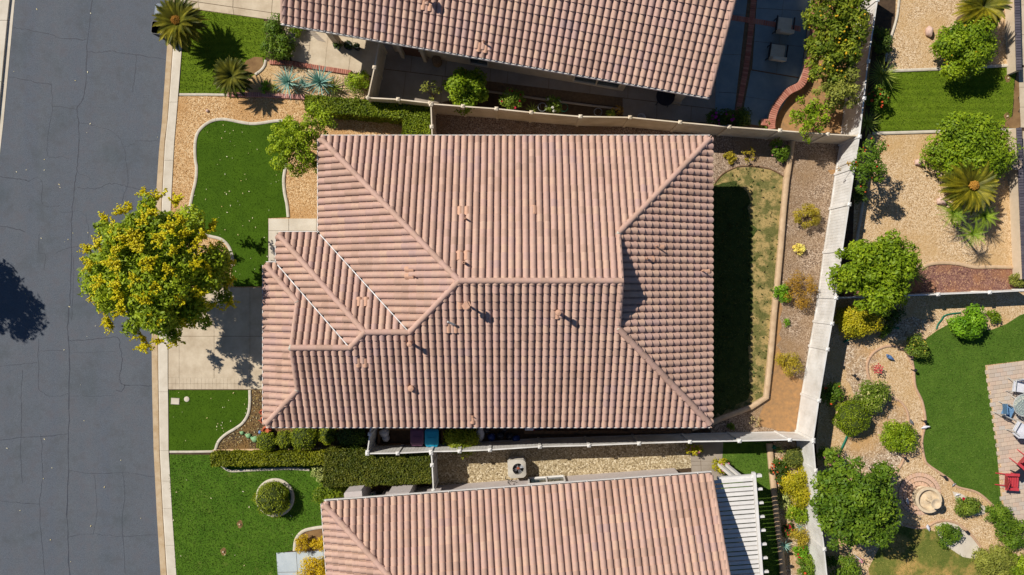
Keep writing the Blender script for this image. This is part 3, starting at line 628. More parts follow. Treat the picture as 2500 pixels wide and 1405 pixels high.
for z, pts in ((.004, [(2066, 834), (2100, 836), (2150, 870), (2125, 890), (2118, 920), (2135, 945), (2105, 960), (2096, 980), (2080, 950), (2062, 900)]), (.005, [(2170, 970), (2200, 985), (2216, 1010), (2218, 1040), (2225, 1100), (2212, 1120), (2190, 1155), (2150, 1180), (2060, 1120), (2068, 1062), (2120, 1010), (2150, 990)]), (.006, [(2130, 780), (2280, 775), (2260, 810), (2220, 830), (2150, 820), (2100, 800)])): sheet('garden_mulch', pts, z, M['gravel_mix'])
CL = [(2520, 760), (2490, 770), (2456, 792), (2420, 806), (2380, 806), (2320, 790), (2290, 806), (2262, 826), (2240, 836), (2228, 870), (2232, 905), (2236, 945), (2252, 980), (2260, 1020), (2258, 1045), (2252, 1080), (2258, 1120), (2268, 1136), (2300, 1158), (2320, 1172), (2340, 1190), (2390, 1205), (2440, 1248), (2446, 1240), (2440, 1180), (2432, 1080), (2422, 1010), (2408, 920), (2405, 892), (2520, 878)]
sheet('curved_lawn', CL, .012, M['lawn3']); blades('grass', 'deep green grass of the curved lawn beside the paver patio', 'grass', PX(CL), .012, 420, .05, M['lawn3_b'])
edging('lawn_edging', CL[7:24], .1, .06, M['curbp'])
edging('bed_edging', [(2148, 942), (2126, 930), (2118, 900), (2122, 878), (2138, 858), (2165, 846), (2195, 848), (2215, 862), (2228, 890)], .11, .06, M['curbp'])
edging('bed_edging', [(2176, 970), (2200, 982), (2216, 1006), (2220, 1035)], .1, .06, M['curbp']); edging('bed_edging', [(2212, 1112), (2200, 1138), (2184, 1160)], .1, .06, M['curbp'])
DL = [(2160, 1310), (2200, 1285), (2230, 1290), (2260, 1292), (2290, 1300), (2310, 1330), (2350, 1355), (2400, 1368), (2480, 1380), (2500, 1500), (2140, 1500), (2120, 1390)]
sheet('garden_back_lawn', DL, .01, M['patchy']); blades('grass', 'thin yellowing grass at the foot of the garden', 'grass', PX(DL), .01, 320, .05, M['patchy_b'])
edging('lawn_edging', [(2210, 1284), (2236, 1290), (2262, 1288), (2285, 1276), (2310, 1272), (2340, 1280), (2375, 1310), (2400, 1345)], .1, .06, M['curbp'])
sheet('garden_path', [(2285, 1280), (2310, 1274), (2338, 1282), (2372, 1312), (2398, 1345), (2380, 1366), (2350, 1360), (2310, 1334), (2288, 1304)], .016, M['conc2'])
sheet('garden_path', [(2325, 1200), (2345, 1205), (2410, 1240), (2404, 1256), (2380, 1260), (2335, 1225)], .014, M['conc2'])
GEX = [CL, DL, [(2285, 1280), (2310, 1274), (2338, 1282), (2372, 1312), (2398, 1345), (2380, 1366), (2350, 1360), (2310, 1334), (2288, 1304)], [(2170, 970), (2200, 985), (2216, 1010), (2218, 1040), (2225, 1100), (2212, 1120), (2190, 1155), (2150, 1180), (2060, 1120), (2068, 1062), (2120, 1010), (2150, 990)]]
pebbles('gravel', 'light gravel paths winding through the garden on the right', PX([(2070, 770), (2500, 765), (2420, 1400), (2040, 1400), (2010, 1100)]), 0, 108, 0.024, M['gravel_pale'], [PX(q) for q in GEX])
# paver patio lower right
pp = struct(MB().flat(PX([(2406, 892), (2560, 872), (2560, 1330), (2520, 1300), (2448, 1255), (2440, 1180), (2430, 1060), (2420, 1000)], -.004), -.004).build('paver_patio', M['joint']))
PPg = PX([(2409, 894), (2560, 876), (2560, 1330), (2520, 1298), (2450, 1254), (2443, 1180), (2433, 1060), (2423, 1000)])
ang = math.radians(8); ca, sa = math.cos(ang), math.sin(ang); o0 = P(2400, 880); cnt = 0
for r in range(60):
    for k in range(26):
        w = .3; hgt = .2; x = (k + .5 * (r % 2)) * w; y = -r * hgt
        c = Vector((o0.x + x * ca - y * sa, o0.y + x * sa + y * ca, .01))
        if inpoly(np.array([c.x]), np.array([c.y]), PPg)[0] and cnt < 300 and c.x < 25.6:
            piece(pp, 'paver', M['paver'], c, (w - .012, hgt - .012, .04), ang); cnt += 1
# ring of pavers under the fountain
fr = struct(MB().lathe((P(2245, 1206).x, P(2245, 1206).y, -.02), [(1.05, 0), (1.05, .028), (0, .03)], 32).build('fountain_terrace', M['joint']))
c0 = P(2245, 1206)
for rad, n, dep in ((.94, 40, .2), (.72, 30, .2), (.5, 20, .2), (.28, 12, .2)):
    for k in range(n):
        a = k / n * 6.2832; piece(fr, 'paver', M['ringv'], c0 + Vector((math.cos(a) * rad, math.sin(a) * rad, .014)), (dep - .012, 6.2832 * rad / n - .012, .04), a)
# patio of the houses on the far right
for pts in ([(2486, -60), (2560, -60), (2560, 160), (2490, 160)], [(2486, 165), (2560, 165), (2560, 312), (2492, 312)], [(2497, 320), (2560, 320), (2560, 690), (2503, 690)]):
    s_ = struct(MB().flat(PX(pts, -.002), -.002).build('far_right_patio', M['joint'])); slabs(s_, pts, [0, 1], [0, .33, .66, 1], .012, M['conc'], gap=.012)
# ------------------------------------------------------------------ houses
PITCH = 0.42; SB = math.sqrt(1 + PITCH ** 2); ZE = 3.3; TW = 0.295; TE = 0.355
def profile():          # barrel, a small step down at its edge, then the narrow pan
    return [(0.002 + 0.236 * k / 6, 0.026 + 0.066 * math.sin(math.pi * k / 6)) for k in range(7)] + [(0.241, -0.02), (0.291, -0.026), (0.299, -0.008)]
PROF = profile()
def tile_faces(a0, b0, jit=0.0):
    lo = [(a0 + x, b0, c + .082 + jit) for x, c in PROF]; hi = [(a0 + x, b0 + TE + .03, c * .93 + .012) for x, c in PROF]; n = len(PROF)
    fs = [[lo[i], lo[i + 1], hi[i + 1], hi[i]] for i in range(n - 1)]
    bt = [(a0 + x, b0 + .006, max(c - .014, -.045) + .004) for x, c in PROF]
    fs += [[bt[i], bt[i + 1], lo[i + 1], lo[i]] for i in range(n - 1)]
    return fs
def clip(poly, planes):
    for (px, py, nx, ny) in planes:
        out = []; m = len(poly)
        for i in range(m):
            p = poly[i]; q = poly[(i + 1) % m]; dp = (p[0] - px) * nx + (p[1] - py) * ny; dq = (q[0] - px) * nx + (q[1] - py) * ny
            if dp >= 0: out.append(p)
            if (dp >= 0) != (dq >= 0):
                t = dp / (dp - dq); out.append(tuple(p[j] + (q[j] - p[j]) * t for j in range(3)))
        poly = out
        if len(poly) < 3: return None
    return poly
def tnoise(x, y): return 0.5 + 0.25 * math.sin(x * 1.3 + 2.1 * math.sin(y * .8)) + 0.25 * math.sin(y * 1.9 + 1.7 * math.sin(x * 1.1 + 4))
NV = 12
def make_variants(mat):
    vs = []
    for k in range(NV):
        mb = MB(); mb.tone = (k + .5) / NV
        for f in tile_faces(0, 0, random.uniform(-.004, .004)): mb.add(f, [tuple(range(4))])
        me = mb.mesh('roof_tile', mat); me.polygons.foreach_set('use_smooth', [True] * len(me.polygons))
        import bmesh
        bm = bmesh.new(); bm.from_mesh(me); bmesh.ops.remove_doubles(bm, verts=bm.verts, dist=1e-4); bm.to_mesh(me); bm.free(); me.set_sharp_from_angle(angle=math.radians(50))
        vs.append(me)
    return vs
TILEV = make_variants(M['tile'])
class Roof:
    def __init__(s, house, valleys=()):
        s.h = house; s.full = []; s.rest = MB(); s.deck = MB(); s.val = valleys; s.new = []
    def slope(s, O, ea, up, pieces, amax, pmax, flip=False):
        """O eave origin (x,y), ea unit eave direction, up unit plan direction uphill, pieces convex plan polygons (world xy)"""
        O = Vector((O[0], O[1], ZE)); ea = Vector((ea[0], ea[1], 0)).normalized(); up = Vector((up[0], up[1], 0)).normalized()
        eb = (up + Vector((0, 0, PITCH))).normalized(); nn = ea.cross(eb)
        if nn.z < 0: nn = -nn
        F = Matrix((ea, eb, nn)).transposed().to_4x4(); F.translation = O
        mir = ea.cross(eb).z < 0
        PL = []
        for poly in pieces:
            w = [Vector((p[0], p[1], ZE)) for p in poly]
            q = [((p - O).dot(ea), (p - O).dot(up) * SB) for p in w]; n = len(q)
            s.deck.add([F @ Vector((a, b, -.012)) for a, b in q], [tuple(range(n)) if not mir else tuple(range(n))[::-1]])
            q2 = list(q)
            for i in range(n):
                if abs(q[i][1]) < .02:
                    pv, nx = q[i - 1], q[(i + 1) % n]; o = nx if abs(pv[1]) < .02 else pv
                    d = (q[i][0] - o[0], q[i][1] - o[1]); t = .075 / max(abs(d[1]), 1e-6); q2[i] = (q[i][0] + d[0] * t, q[i][1] + d[1] * t)
            ar = sum(q2[i][0] * q2[(i + 1) % n][1] - q2[(i + 1) % n][0] * q2[i][1] for i in range(n)); pl = []
            for i in range(n):
                a, b = q2[i], q2[(i + 1) % n]; dx, dy = b[0] - a[0], b[1] - a[1]; l = math.hypot(dx, dy)
                if l < 1e-6: continue
                nx, ny = (-dy / l, dx / l) if ar > 0 else (dy / l, -dx / l); off = 0
                for va, vb in s.val:
                    W0, W1 = w[i], w[(i + 1) % n]; e = Vector((vb[0] - va[0], vb[1] - va[1])).normalized()
                    if all(abs((p.x - va[0]) * e.y - (p.y - va[1]) * e.x) < .02 for p in (W0, W1)): off = .06
                pl.append((a[0] + nx * off, a[1] + ny * off, nx, ny))
            PL.append(pl)
        for r in range(int(pmax * SB / TE) + 2):
            b0 = -.07 + r * TE
            for c in range(-1, int(amax / TW) + 2):
                a0 = c * TW + random.uniform(-.004, .004); cs = [(a0, b0), (a0 + TW, b0), (a0 + TW, b0 + TE), (a0, b0 + TE)]
                ins = [[sum((x - px) * nx + (y - py) * ny >= -1e-4 for x, y in cs) for (px, py, nx, ny) in pl] for pl in PL]
                p3 = F @ Vector((a0 + .15, b0 + .17, .05)); tone = min(.999, max(0, .45 * tnoise(p3.x * 1.2, p3.y * 1.2) + random.uniform(-.08, .5)))
                if any(all(k == 4 for k in i) for i in ins): s.full.append((F, a0, b0, tone, p3, nn, mir))
                elif any(all(k > 0 for k in i) for i in ins):
                    s.rest.tone = tone
                    for pl, i in zip(PL, ins):
                        if min(i) == 0: continue
                        for f in tile_faces(a0, b0):
                            g = clip(f, pl)
                            if g:
                                if mir: g = g[::-1]
                                s.rest.add([F @ Vector(x) for x in g], [tuple(range(len(g)))])
        s.F = F; return F
    def finish(s, nmax=300):
        s.roof = s.deck.build('roof', M['deck'], s.h)
        camv = Vector((0, 0, H))
        def size(t):
            p = t[4]; d = camv - p; l = d.length; q = P(0, 0); k = H / (H - p.z) * 50
            inside = abs(p.x * k) < 1250 and abs(p.y * k) < 702
            return (t[5].dot(d / l) / (H - p.z) ** 2) if inside else 0
        s.full.sort(key=size, reverse=True)
        for i, (F, a0, b0, tone, p3, nn, mir) in enumerate(s.full):
            if i < nmax:
                Mx = F @ Matrix.Translation((a0, b0, 0)); me = TILEV[int(tone * NV) % NV]
                link('roof_tile', me, s.roof, Mx)
            else:
                s.rest.tone = tone
                for f in tile_faces(a0, b0, random.uniform(-.004, .004)): s.rest.add([F @ Vector(x) for x in (f[::-1] if mir else f)], [(0, 1, 2, 3)])
        o = s.rest.build('roof_tile_field', M['tile'], s.roof); stuff(o)
        import bmesh
        bm = bmesh.new(); bm.from_mesh(o.data); bmesh.ops.remove_doubles(bm, verts=bm.verts, dist=2e-4); bm.to_mesh(o.data); bm.free()
        o.data.polygons.foreach_set('use_smooth', [True] * len(o.data.polygons)); o.data.set_sharp_from_angle(angle=math.radians(50))
        return s.roof
def cap_mesh(r0=.138, r1=.115, l=.42):
    out = []
    for k in range(6):
        mb = MB(); mb.tone = (.12, .25, .36, .42, .5, .3)[k]; n = 7; vs = []
        for x, r in ((0, r0 - .02), (0, r0), (l, r1)):
            for i in range(n + 1):
                a = math.pi * (-.08 + 1.16 * i / n); vs.append((x, r * math.cos(a), r * math.sin(a) * .95))
        m = n + 1; mb.add(vs, [(j * m + i, j * m + i + 1, (j + 1) * m + i + 1, (j + 1) * m + i)[::-1] for j in range(2) for i in range(n)])
        me = mb.mesh('ridge_tile', M['tile']); me.polygons.foreach_set('use_smooth', [True] * len(me.polygons)); me.set_sharp_from_angle(angle=math.radians(50)); out.append(me)
    return out
CAPS = cap_mesh(); CAPS_BIG = cap_mesh(.15, .115, .44); CAPS_RAKE = cap_mesh(.105, .09, .4)
def cap_row(roof, a, b, caps=CAPS, step=.37, name='ridge_tile', lift=.05, mess=0.0):
    a = Vector(a); b = Vector(b); d = (b - a); l = d.length; d.normalize(); n = max(1, round(l / step))
    y = Vector((0, 0, 1)).cross(d).normalized(); z = d.cross(y)
    tilt = Matrix.Rotation(-.035 - mess, 4, 'Y')
    for k in range(n):
        p = a + d * (l * k / n) + z * lift; R = Matrix((d, y, z)).transposed().to_4x4()
        link(name, caps[random.randrange(6)], roof, Matrix.Translation(p) @ R @ Matrix.Rotation(random.gauss(0, .008 + mess), 4, 'Z') @ tilt @ Matrix.Rotation(random.gauss(0, .02), 4, 'X'))
def mortar(roof, p, r=.13):
    mb = MB(); mb.lathe((0, 0, 0), [(r, -.1), (r * .95, .05), (r * .6, .13), (0, .16)], 9)
    mb.v = [(x * (1 + .25 * math.sin(i * 2.3)), y * (1 + .25 * math.cos(i * 1.7)), z) for i, (x, y, z) in enumerate(mb.v)]
    mb.v = [(x + p[0], y + p[1], z + p[2] + .02) for x, y, z in mb.v]; mb.build('mortar_patch', M['mortar'], roof, 60)
def gutter(house, a, b, out, brackets=True):
    a = Vector((a[0], a[1], 0)); b = Vector((b[0], b[1], 0)); o = Vector((out[0], out[1], 0)).normalized(); mb = MB(); up = Vector((0, 0, 1))
    z = ZE - .1
    mb.bar(a + o * .15 + up * (z + .07), b + o * .15 + up * (z + .07), .03, .13); mb.bar(a + o * .07 + up * (z + .01), b + o * .07 + up * (z + .01), .15, .02); mb.bar(a - o * .008 + up * (z + .03), b - o * .008 + up * (z + .03), .02, .14)
    g = mb.build('gutter', M['white'], house)
    if brackets:
        l = (b - a).length; n = int(l / 1.2); d = (b - a).normalized()
        for k in range(n):
            p = a + d * (l * (k + .5) / max(n, 1)) + up * (z + .142); MB().box(p + o * .08, (.035, .17, .012), math.atan2(o.y, o.x) - math.pi / 2).build('bracket', M['white'], g)
    return g
def fascia(house, pts, closed=True):
    mb = MB(); n = len(pts)
    for i in range(n if closed else n - 1):
        a, b = pts[i], pts[(i + 1) % n]; mb.bar((a[0], a[1], ZE - .13), (b[0], b[1], ZE - .13), .04, .2)
    return mb.build('fascia', M['white'], house)
def inset(poly, d):
    n = len(poly); out = []; ar = sum(poly[i][0] * poly[(i + 1) % n][1] - poly[(i + 1) % n][0] * poly[i][1] for i in range(n)); sg = 1 if ar > 0 else -1
    for i in range(n):
        p0, p1, p2 = (Vector(poly[i - 1]), Vector(poly[i]), Vector(poly[(i + 1) % n])); d1 = (p1 - p0).normalized(); d2 = (p2 - p1).normalized()
        n1 = Vector((-d1.y, d1.x)) * sg; n2 = Vector((-d2.y, d2.x)) * sg; m = (n1 + n2); m = m / max(m.length_squared, .1) * 2
        out.append(tuple(p1 + m * d))
    return out
PIPES = M['tile_new']
def pitch_pt(F, O, p):   # height of a slope plane at plan point
    pass
class Plane:             # z on a roof slope from its eave line
    def __init__(s, O, up): s.O = Vector(O); s.up = Vector(up).normalized()
    def z(s, x, y): return ZE + PITCH * ((Vector((x, y)) - s.O).dot(s.up))
    def hit(s, u, v):    # point on the slope seen at photo pixel u,v
        z = 4.0
        for _ in range(20): p = P(u, v, z); z = s.z(p.x, p.y)
        return P(u, v, z)
def vent_pipe(roof, p, r, h, cap=None, name='vent_pipe', mat=None):
    r *= .8; mb = MB(); mb.lathe(p - Vector((0, 0, .15)), [(r * 1.5, .1), (r * 1.5, .2), (r, .24), (r, .15 + h), (r * .6, .15 + h), (r * .6, .05 + h)], 12)
    o = mb.build(name, mat or PIPES, roof, 40)
    if cap == 'round':
        c = MB().lathe(p + Vector((0, 0, h)), [(r * 1.1, -.02), (r * 1.7, .0), (r * 1.7, .10), (r * 1.5, .14), (0, .17)], 16).build('vent_cap', PIPES, roof, 40)
    if cap == 'tee':
        c = MB().box(p + Vector((0, 0, h + .06)), (.34, .2, .14), .5).box(p + Vector((0, 0, h + .15)), (.2, .26, .05), .5).build('vent_cap', PIPES, roof)
    return o
def new_tiles(roof, pl, p, n=2, across=(1, 0)):      # a short run of brighter replacement tiles, a little proud
    ea = Vector((across[0], across[1], 0)).normalized(); up = Vector((pl.up.x, pl.up.y, 0)); eb = (up + Vector((0, 0, PITCH))).normalized(); nn = ea.cross(eb)
    if nn.z < 0: ea = -ea; nn = -nn
    F = Matrix((ea, eb, nn)).transposed().to_4x4(); F.translation = p
    for k in range(n):
        mb = MB()
        for f in tile_faces((k - n / 2) * TW, -.17): mb.add([F @ (Vector(x) + Vector((0, 0, .014))) for x in f], [(0, 1, 2, 3)])
        mb.build('vent_tile', M['tile_new'], roof)
def window(house, c, w, h, ax, out, panes=2, fr=M['white']):
    """window in a wall: c centre on wall face, ax along wall, out outward"""
    c = Vector(c); ax = Vector((ax[0], ax[1], 0)).normalized(); o = Vector((out[0], out[1], 0)).normalized(); up = Vector((0, 0, 1)); mb = MB(); t = .07
    for s_, e_ in ((-1, 1),):
        mb.bar(c - ax * w / 2 + o * .03 - up * h / 2, c + ax * w / 2 + o * .03 - up * h / 2, .12, t); mb.bar(c - ax * w / 2 + o * .03 + up * h / 2, c + ax * w / 2 + o * .03 + up * h / 2, .12, t)
    for k in range(panes + 1):
        q = c + ax * (w * (k / panes - .5)) + o * .03; mb.bar(q - up * (h / 2 - t / 2), q + up * (h / 2 - t / 2), t, .1, up=(o.x, o.y, 0))
    wd = mb.build('window', fr, house)
    for k in range(panes):
        q = c + ax * (w * ((k + .5) / panes - .5)) + o * .012
        MB().bar(q - ax * (w / panes / 2 - t * .6), q + ax * (w / panes / 2 - t * .6), .012, h - t * 1.1).build('pane', M['glass'], wd)

# ---- the middle house, whose hipped roof fills the photograph
yN, yS, xE = 6.55, -6.01, 8.704
xA, xG, xD = -8.397, -10.253, -10.812; yH, yF = 2.315, .982
R1 = (-2.117, .27); R2 = (4.405, .27); J = (-4.235, -1.8475); K = (-6.09, -1.8475); Lp = (-6.757, -2.514); Mm = (-9.22, -2.514); Nn = (-9.22, -.61); Pp = (-9.22, -4.418); Qq = (4.405, 2.25); Ss = (4.405, -1.711)
foot = [(xA, yN), (xE, yN), (xE, yS), (xD, yS), (xD, yF), (xG, yF), (xG, yH), (xA, yH)]
hm = thing('house', 'middle house with a wide hipped roof of pinkish tiles, seen whole', 'house', (0, 0, 0))
MB().prism([(p[0], p[1]) for p in inset(foot, .5)], -.05, 3.02).build('wall', M['stucco_m'], hm)
MB().flat(foot, ZE - .2).build('soffit', M['white'], hm)
rm = Roof(hm, [((xA, yH), J), ((xG, yF), Lp)])
rm.slope((xA, yN), (1, 0), (0, -1), [[(xA, yN), (xE, yN), Qq, (-4.097, 2.25)], [(-4.097, 2.25), Qq, R2, R1]], 17.2, 6.35)
rm.slope((xD, yS), (1, 0), (0, 1), [[(xD, yS), (xE, yS), (7.112, -4.418), Pp], [Pp, (7.112, -4.418), (5.208, -2.514), Mm], [Lp, (5.208, -2.514), (4.5415, -1.8475), K], [J, (4.405, -1.8475), R2, R1]], 19.6, 6.35)
rm.slope((xE, yS), (0, 1), (-1, 0), [[(xE, yN), (xE, yS), Ss, Qq]], 12.7, 4.3)
rm.slope((xA, yN), (0, -1), (1, 0), [[(xA, yN), R1, J, (xA, yH)]], 8.5, 6.4)
rm.slope((xG, yH), (1, 0), (0, -1), [[(xG, yH), (xA, yH), J, K]], 6.1, 4.3)
rm.slope((xG, yH), (0, -1), (1, 0), [[(xG, yH), K, Lp, (xG, yF)]], 5.0, 4.3)
rm.slope((xD, yF), (1, 0), (0, -1), [[(xD, yF), (xG, yF), (-8.661, -.61), Nn], [Nn, (-8.661, -.61), Lp, Mm]], 4.2, 3.55)
rm.slope((xD, yF), (0, -1), (1, 0), [[(xD, yS), (xD, yF), Nn, Pp]], 7.1, 1.65)
rf = rm.finish()
pN, pS, pE, pW = Plane((xA, yN), (0, -1)), Plane((xD, yS), (0, 1)), Plane((xE, yS), (-1, 0)), Plane((xA, yN), (1, 0))
pN2 = Plane((xG, yH), (0, -1)); pN3 = Plane((xD, yF), (0, -1)); pW2 = Plane((xG, yH), (1, 0)); pW3 = Plane((xD, yF), (1, 0))
def at(p, pl): return (p[0], p[1], pl.z(*p))
A3 = (xA + .05, yN - .05, ZE + .02); cap_row(rf, A3, at(R1, pN)); cap_row(rf, at(R1, pN), at(R2, pN), step=.36)
cap_row(rf, at(J, pS), at(R1, pS)); cap_row(rf, at(K, pS), at(J, pS)); cap_row(rf, (xG + .05, yH - .05, ZE + .02), at(K, pN2)); cap_row(rf, at(Lp, pS), at(K, pS)); cap_row(rf, at(Mm, pS), at(Lp, pS))
cap_row(rf, (xD + .05, yF - .05, ZE + .02), at(Nn, pN3)); cap_row(rf, (xD + .05, yS + .05, ZE + .02), at(Pp, pS))
cap_row(rf, (xE - .05, yN - .05, ZE + .02), at(Qq, pN)); cap_row(rf, (xE - .06, yS + .06, ZE + .03), at(Ss, pS), CAPS_BIG, .34, mess=.035, lift=.07)
for a, b, pl in ((Qq, R2, pN), (Ss, R2, pS), (Nn, Mm, pN3), (Pp, Mm, pS)): cap_row(rf, at(a, pl), at(b, pl), CAPS_RAKE, .36, 'rake_tile', lift=.03)
for p, pl in ((R1, pN), (J, pS), (K, pS), (Lp, pS), (Mm, pS), (Nn, pN3), (Pp, pS), (Qq, pN), (Ss, pS)): mortar(rf, at(p, pl))
for tri, dx in (([Qq, R2, Ss], -.06), ([Nn, Mm, Pp], .06)):      # the two gablet walls
    b = [(q[0] + dx, q[1], pS.z(*q) if q[1] < .27 else pN.z(*q)) for q in tri] if dx < 0 else [(q[0] + dx, q[1], pS.z(*q) if q[1] < -2.5 else pN3.z(*q)) for q in tri]
    MB().add(b + [(x - dx * 2, y, z) for x, y, z in b], [(0, 1, 2), (5, 4, 3), (0, 3, 4, 1), (1, 4, 5, 2)]).build('gable_wall', M['stucco_m'], hm)
for a, b, pl in (((xA, yH), J, pN2), ((xG, yF), Lp, pN3)):        # folded metal in the two valleys, its sides coloured dark as shade
    a3 = Vector((a[0], a[1], ZE + .085)); b3 = Vector(at(b, pl)) + Vector((0, 0, .085)); d = (b3 - a3).normalized(); sd = Vector((d.y, -d.x, 0)).normalized()
    mb = MB(); up = Vector((0, 0, 1)); mb.bar(a3 - up * .02, b3 - up * .02, .026, .18); mb.bar(a3 + up * .072, b3 + up * .072, .036, .015)
    mb.mi = 1
    for s0, s1, z0, z1 in ((-.1, -.016, -.05, -.06), (.016, .1, -.06, -.05)):
        mb.add([a3 + sd * s0 + up * z0, a3 + sd * s1 + up * z1, b3 + sd * s1 + up * z1, b3 + sd * s0 + up * z0], [(0, 1, 2, 3)])
    mb.build('valley_flashing', [M['metal'], M['deck']], rf)
fascia(hm, foot)
for a, b, o in (((xA, yN), (xE, yN), (0, 1)), ((xE, yS), (xD, yS), (0, -1)), ((xD, yS), (xD, yF), (-1, 0)), ((xD, yF), (xG, yF), (0, 1)), ((xG, yF), (xG, yH), (-1, 0)), ((xG, yH), (xA, yH), (0, 1)), ((xA, yH), (xA, yN), (-1, 0))): gutter(hm, a, b, o, False)
# doors and windows under the eaves
gd = MB()
for k in range(4): gd.box((xD + .47, -2.6, .35 + .58 * k), (.06, 4.8, .55))
gd.build('garage_door', M['white'], hm); MB().box((xA + .48, 3.4, 1.05), (.06, 1.0, 2.1)).build('door', M['door'], hm)
window(hm, (-4, yN - .5, 1.6), 1.6, 1.2, (1, 0), (0, 1)); window(hm, (3, yN - .5, 1.6), 1.6, 1.2, (1, 0), (0, 1)); window(hm, (xE - .5, 2.5, 1.5), 1.8, 1.4, (0, 1), (1, 0)); window(hm, (xE - .5, -3, 1.1), 2.4, 2.0, (0, 1), (1, 0)); window(hm, (2, yS + .5, 1.6), 1.4, 1.1, (1, 0), (0, -1)); window(hm, (xA + .5, 5.0, 1.5), 1.6, 1.3, (0, 1), (-1, 0))
for u, v, r, h, c, tv, n in ((1137, 535, .05, .45, None, (1131, 517), 2), (1134, 642, .07, .4, None, (1130, 625), 2)): vent_pipe(rf, pN.hit(u, v), r, h, c); new_tiles(rf, pN, pN.hit(*tv), n)
new_tiles(rf, pN, pN.hit(1302, 515), 1); vent_pipe(rf, pN.hit(1305, 522), .05, .14)
vent_pipe(rf, pW.hit(1011, 675), .035, .35); new_tiles(rf, pW, pW.hit(1001, 668), 2, (0, 1)); new_tiles(rf, pN2, pN2.hit(885, 738), 2)
vent_pipe(rf, pS.hit(1142, 745), .06, .75, 'tee'); new_tiles(rf, pS, pS.hit(1134, 742), 2); vent_pipe(rf, pS.hit(1360, 762), .09, .7, 'round'); new_tiles(rf, pS, pS.hit(1362, 766), 1)
vent_pipe(rf, pS.hit(1005, 838), .08, .55, 'round'); new_tiles(rf, pS, pS.hit(886, 884), 2); new_tiles(rf, pS, pS.hit(1106, 800), 2); new_tiles(rf, pS, pS.hit(1156, 1022), 1)
MB().tube([pS.hit(1112, 793) + Vector((0, 0, .05)), pS.hit(1112, 793) + Vector((-.06, .03, .3)), pS.hit(1100, 786) + Vector((-.08, .02, .42))], .045, 8).build('vent_pipe', M['steel'], rf)
vent_pipe(rf, pS.hit(1005, 947), .1, .16, 'round'); vent_pipe(rf, pS.hit(1154, 1016), .03, .3)
for u, v, r, h in ((1600, 602, .035, .5), (1577, 632, .06, .32), (1712, 662, .035, .45)): vent_pipe(rf, pE.hit(u, v), r, h); new_tiles(rf, pE, pE.hit(u + 8, v), 1, (0, 1))

# ---- top and bottom neighbours
def frame(O, e, sgn):
    e = Vector((e[0], e[1])).normalized(); u = Vector((-e.y, e.x)) * sgn; O = Vector(O)
    return e, u, (lambda a, p: tuple(O + e * a + u * p))
eT, uT, T = frame((-10.145, 11.72), (18.85, -3.26), 1); LT = 19.13
ht = thing('house', 'upper neighbour house with a plain tiled slope cut off by the top edge', 'house', (T(9, 6)[0], T(9, 6)[1], 0))
rt = Roof(ht); rt.slope(T(0, 0), eT, uT, [[T(0, 0), T(LT, 0), T(LT, 6.5), T(0, 6.5)]], LT, 6.5); 
RZ = ZE + 6.5 * PITCH
rt.deck.add([T(0, 6.5) + (RZ,), T(LT, 6.5) + (RZ,), T(LT, 13) + (ZE,), T(0, 13) + (ZE,)], [(0, 1, 2, 3)])
rtf = rt.finish(); pT = Plane(T(0, 0), uT)
# walls step back under the left half of the eave, where the entry is
wt = [T(.4, 2.4), T(2.2, 2.4), T(2.2, 1.2), T(4.4, 1.2), T(4.4, .55), T(15.7, .55), T(15.7, 2.6), T(18.6, 2.6), T(18.6, 12.4), T(.4, 12.4)]
MB().prism(wt, -.05, 3.02).build('wall', M['stucco_a'], ht); MB().flat([T(0, 0), T(LT, 0), T(LT, 13), T(0, 13)], ZE - .2).build('soffit', M['stucco_a'], ht)
for a in (.2, LT - .2):
    q = [T(a, .5) + (ZE - .2,), T(a, 12.5) + (ZE - .2,), T(a, 6.5) + (RZ - .1,)]; d = eT * .1
    MB().add(q + [(x + d.x, y + d.y, z) for x, y, z in q], [(0, 1, 2), (5, 4, 3), (0, 3, 4, 1), (1, 4, 5, 2), (2, 5, 3, 0)]).build('gable_wall', M['stucco_a'], ht)
fascia(ht, [T(0, 0), T(LT, 0), T(LT, 13), T(0, 13)], False); gutter(ht, T(0, 0), T(LT, 0), -uT)
for a in (.06, LT - .06): cap_row(rtf, T(a, .02) + (ZE,), T(a, 6.5) + (RZ,), CAPS_RAKE, .36, 'rake_tile', lift=.06)
cap_row(rtf, T(0, 6.5) + (RZ,), T(LT, 6.5) + (RZ,))
window(ht, T(8.6, .53) + (.9,), .9, .9, eT, -uT, 1, M['cream']); window(ht, T(14.3, .53) + (.95,), 2.2, .9, eT, -uT, 2, M['cream'])
dr = MB().box(T(5.4, .53) + (1.05,), (.95, .08, 2.1), math.atan2(eT.y, eT.x)).build('door', M['door'], ht); MB().box(T(5.75, .47) + (1.0,), (.05, .05, .12)).build('handle', M['steel'], dr)
for a in (4.85, 5.95): MB().box(T(a, .42) + (1.5,), (.16, .25, 3.0), math.atan2(eT.y, eT.x)).build('pilaster', M['stucco_a'], ht)
pc = MB().box(T(18.3, .6) + (1.5,), (.4, .4, 3.0), math.atan2(eT.y, eT.x)).box(T(18.3, .6) + (.15,), (.52, .52, .3), math.atan2(eT.y, eT.x)).build('porch_column', M['stucco_a'], ht)
MB().box(T(1.6, .5) + (1.5,), (.3, .3, 3.0), math.atan2(eT.y, eT.x)).build('porch_column', M['stucco_a'], ht)
for u, v in ((1047, 6), (1182, 108)): vent_pipe(rtf, pT.hit(u, v), .045, .45, 'tee' if v < 50 else None); new_tiles(rtf, pT, pT.hit(u - 2, v + 10), 2, (eT.x, eT.y))

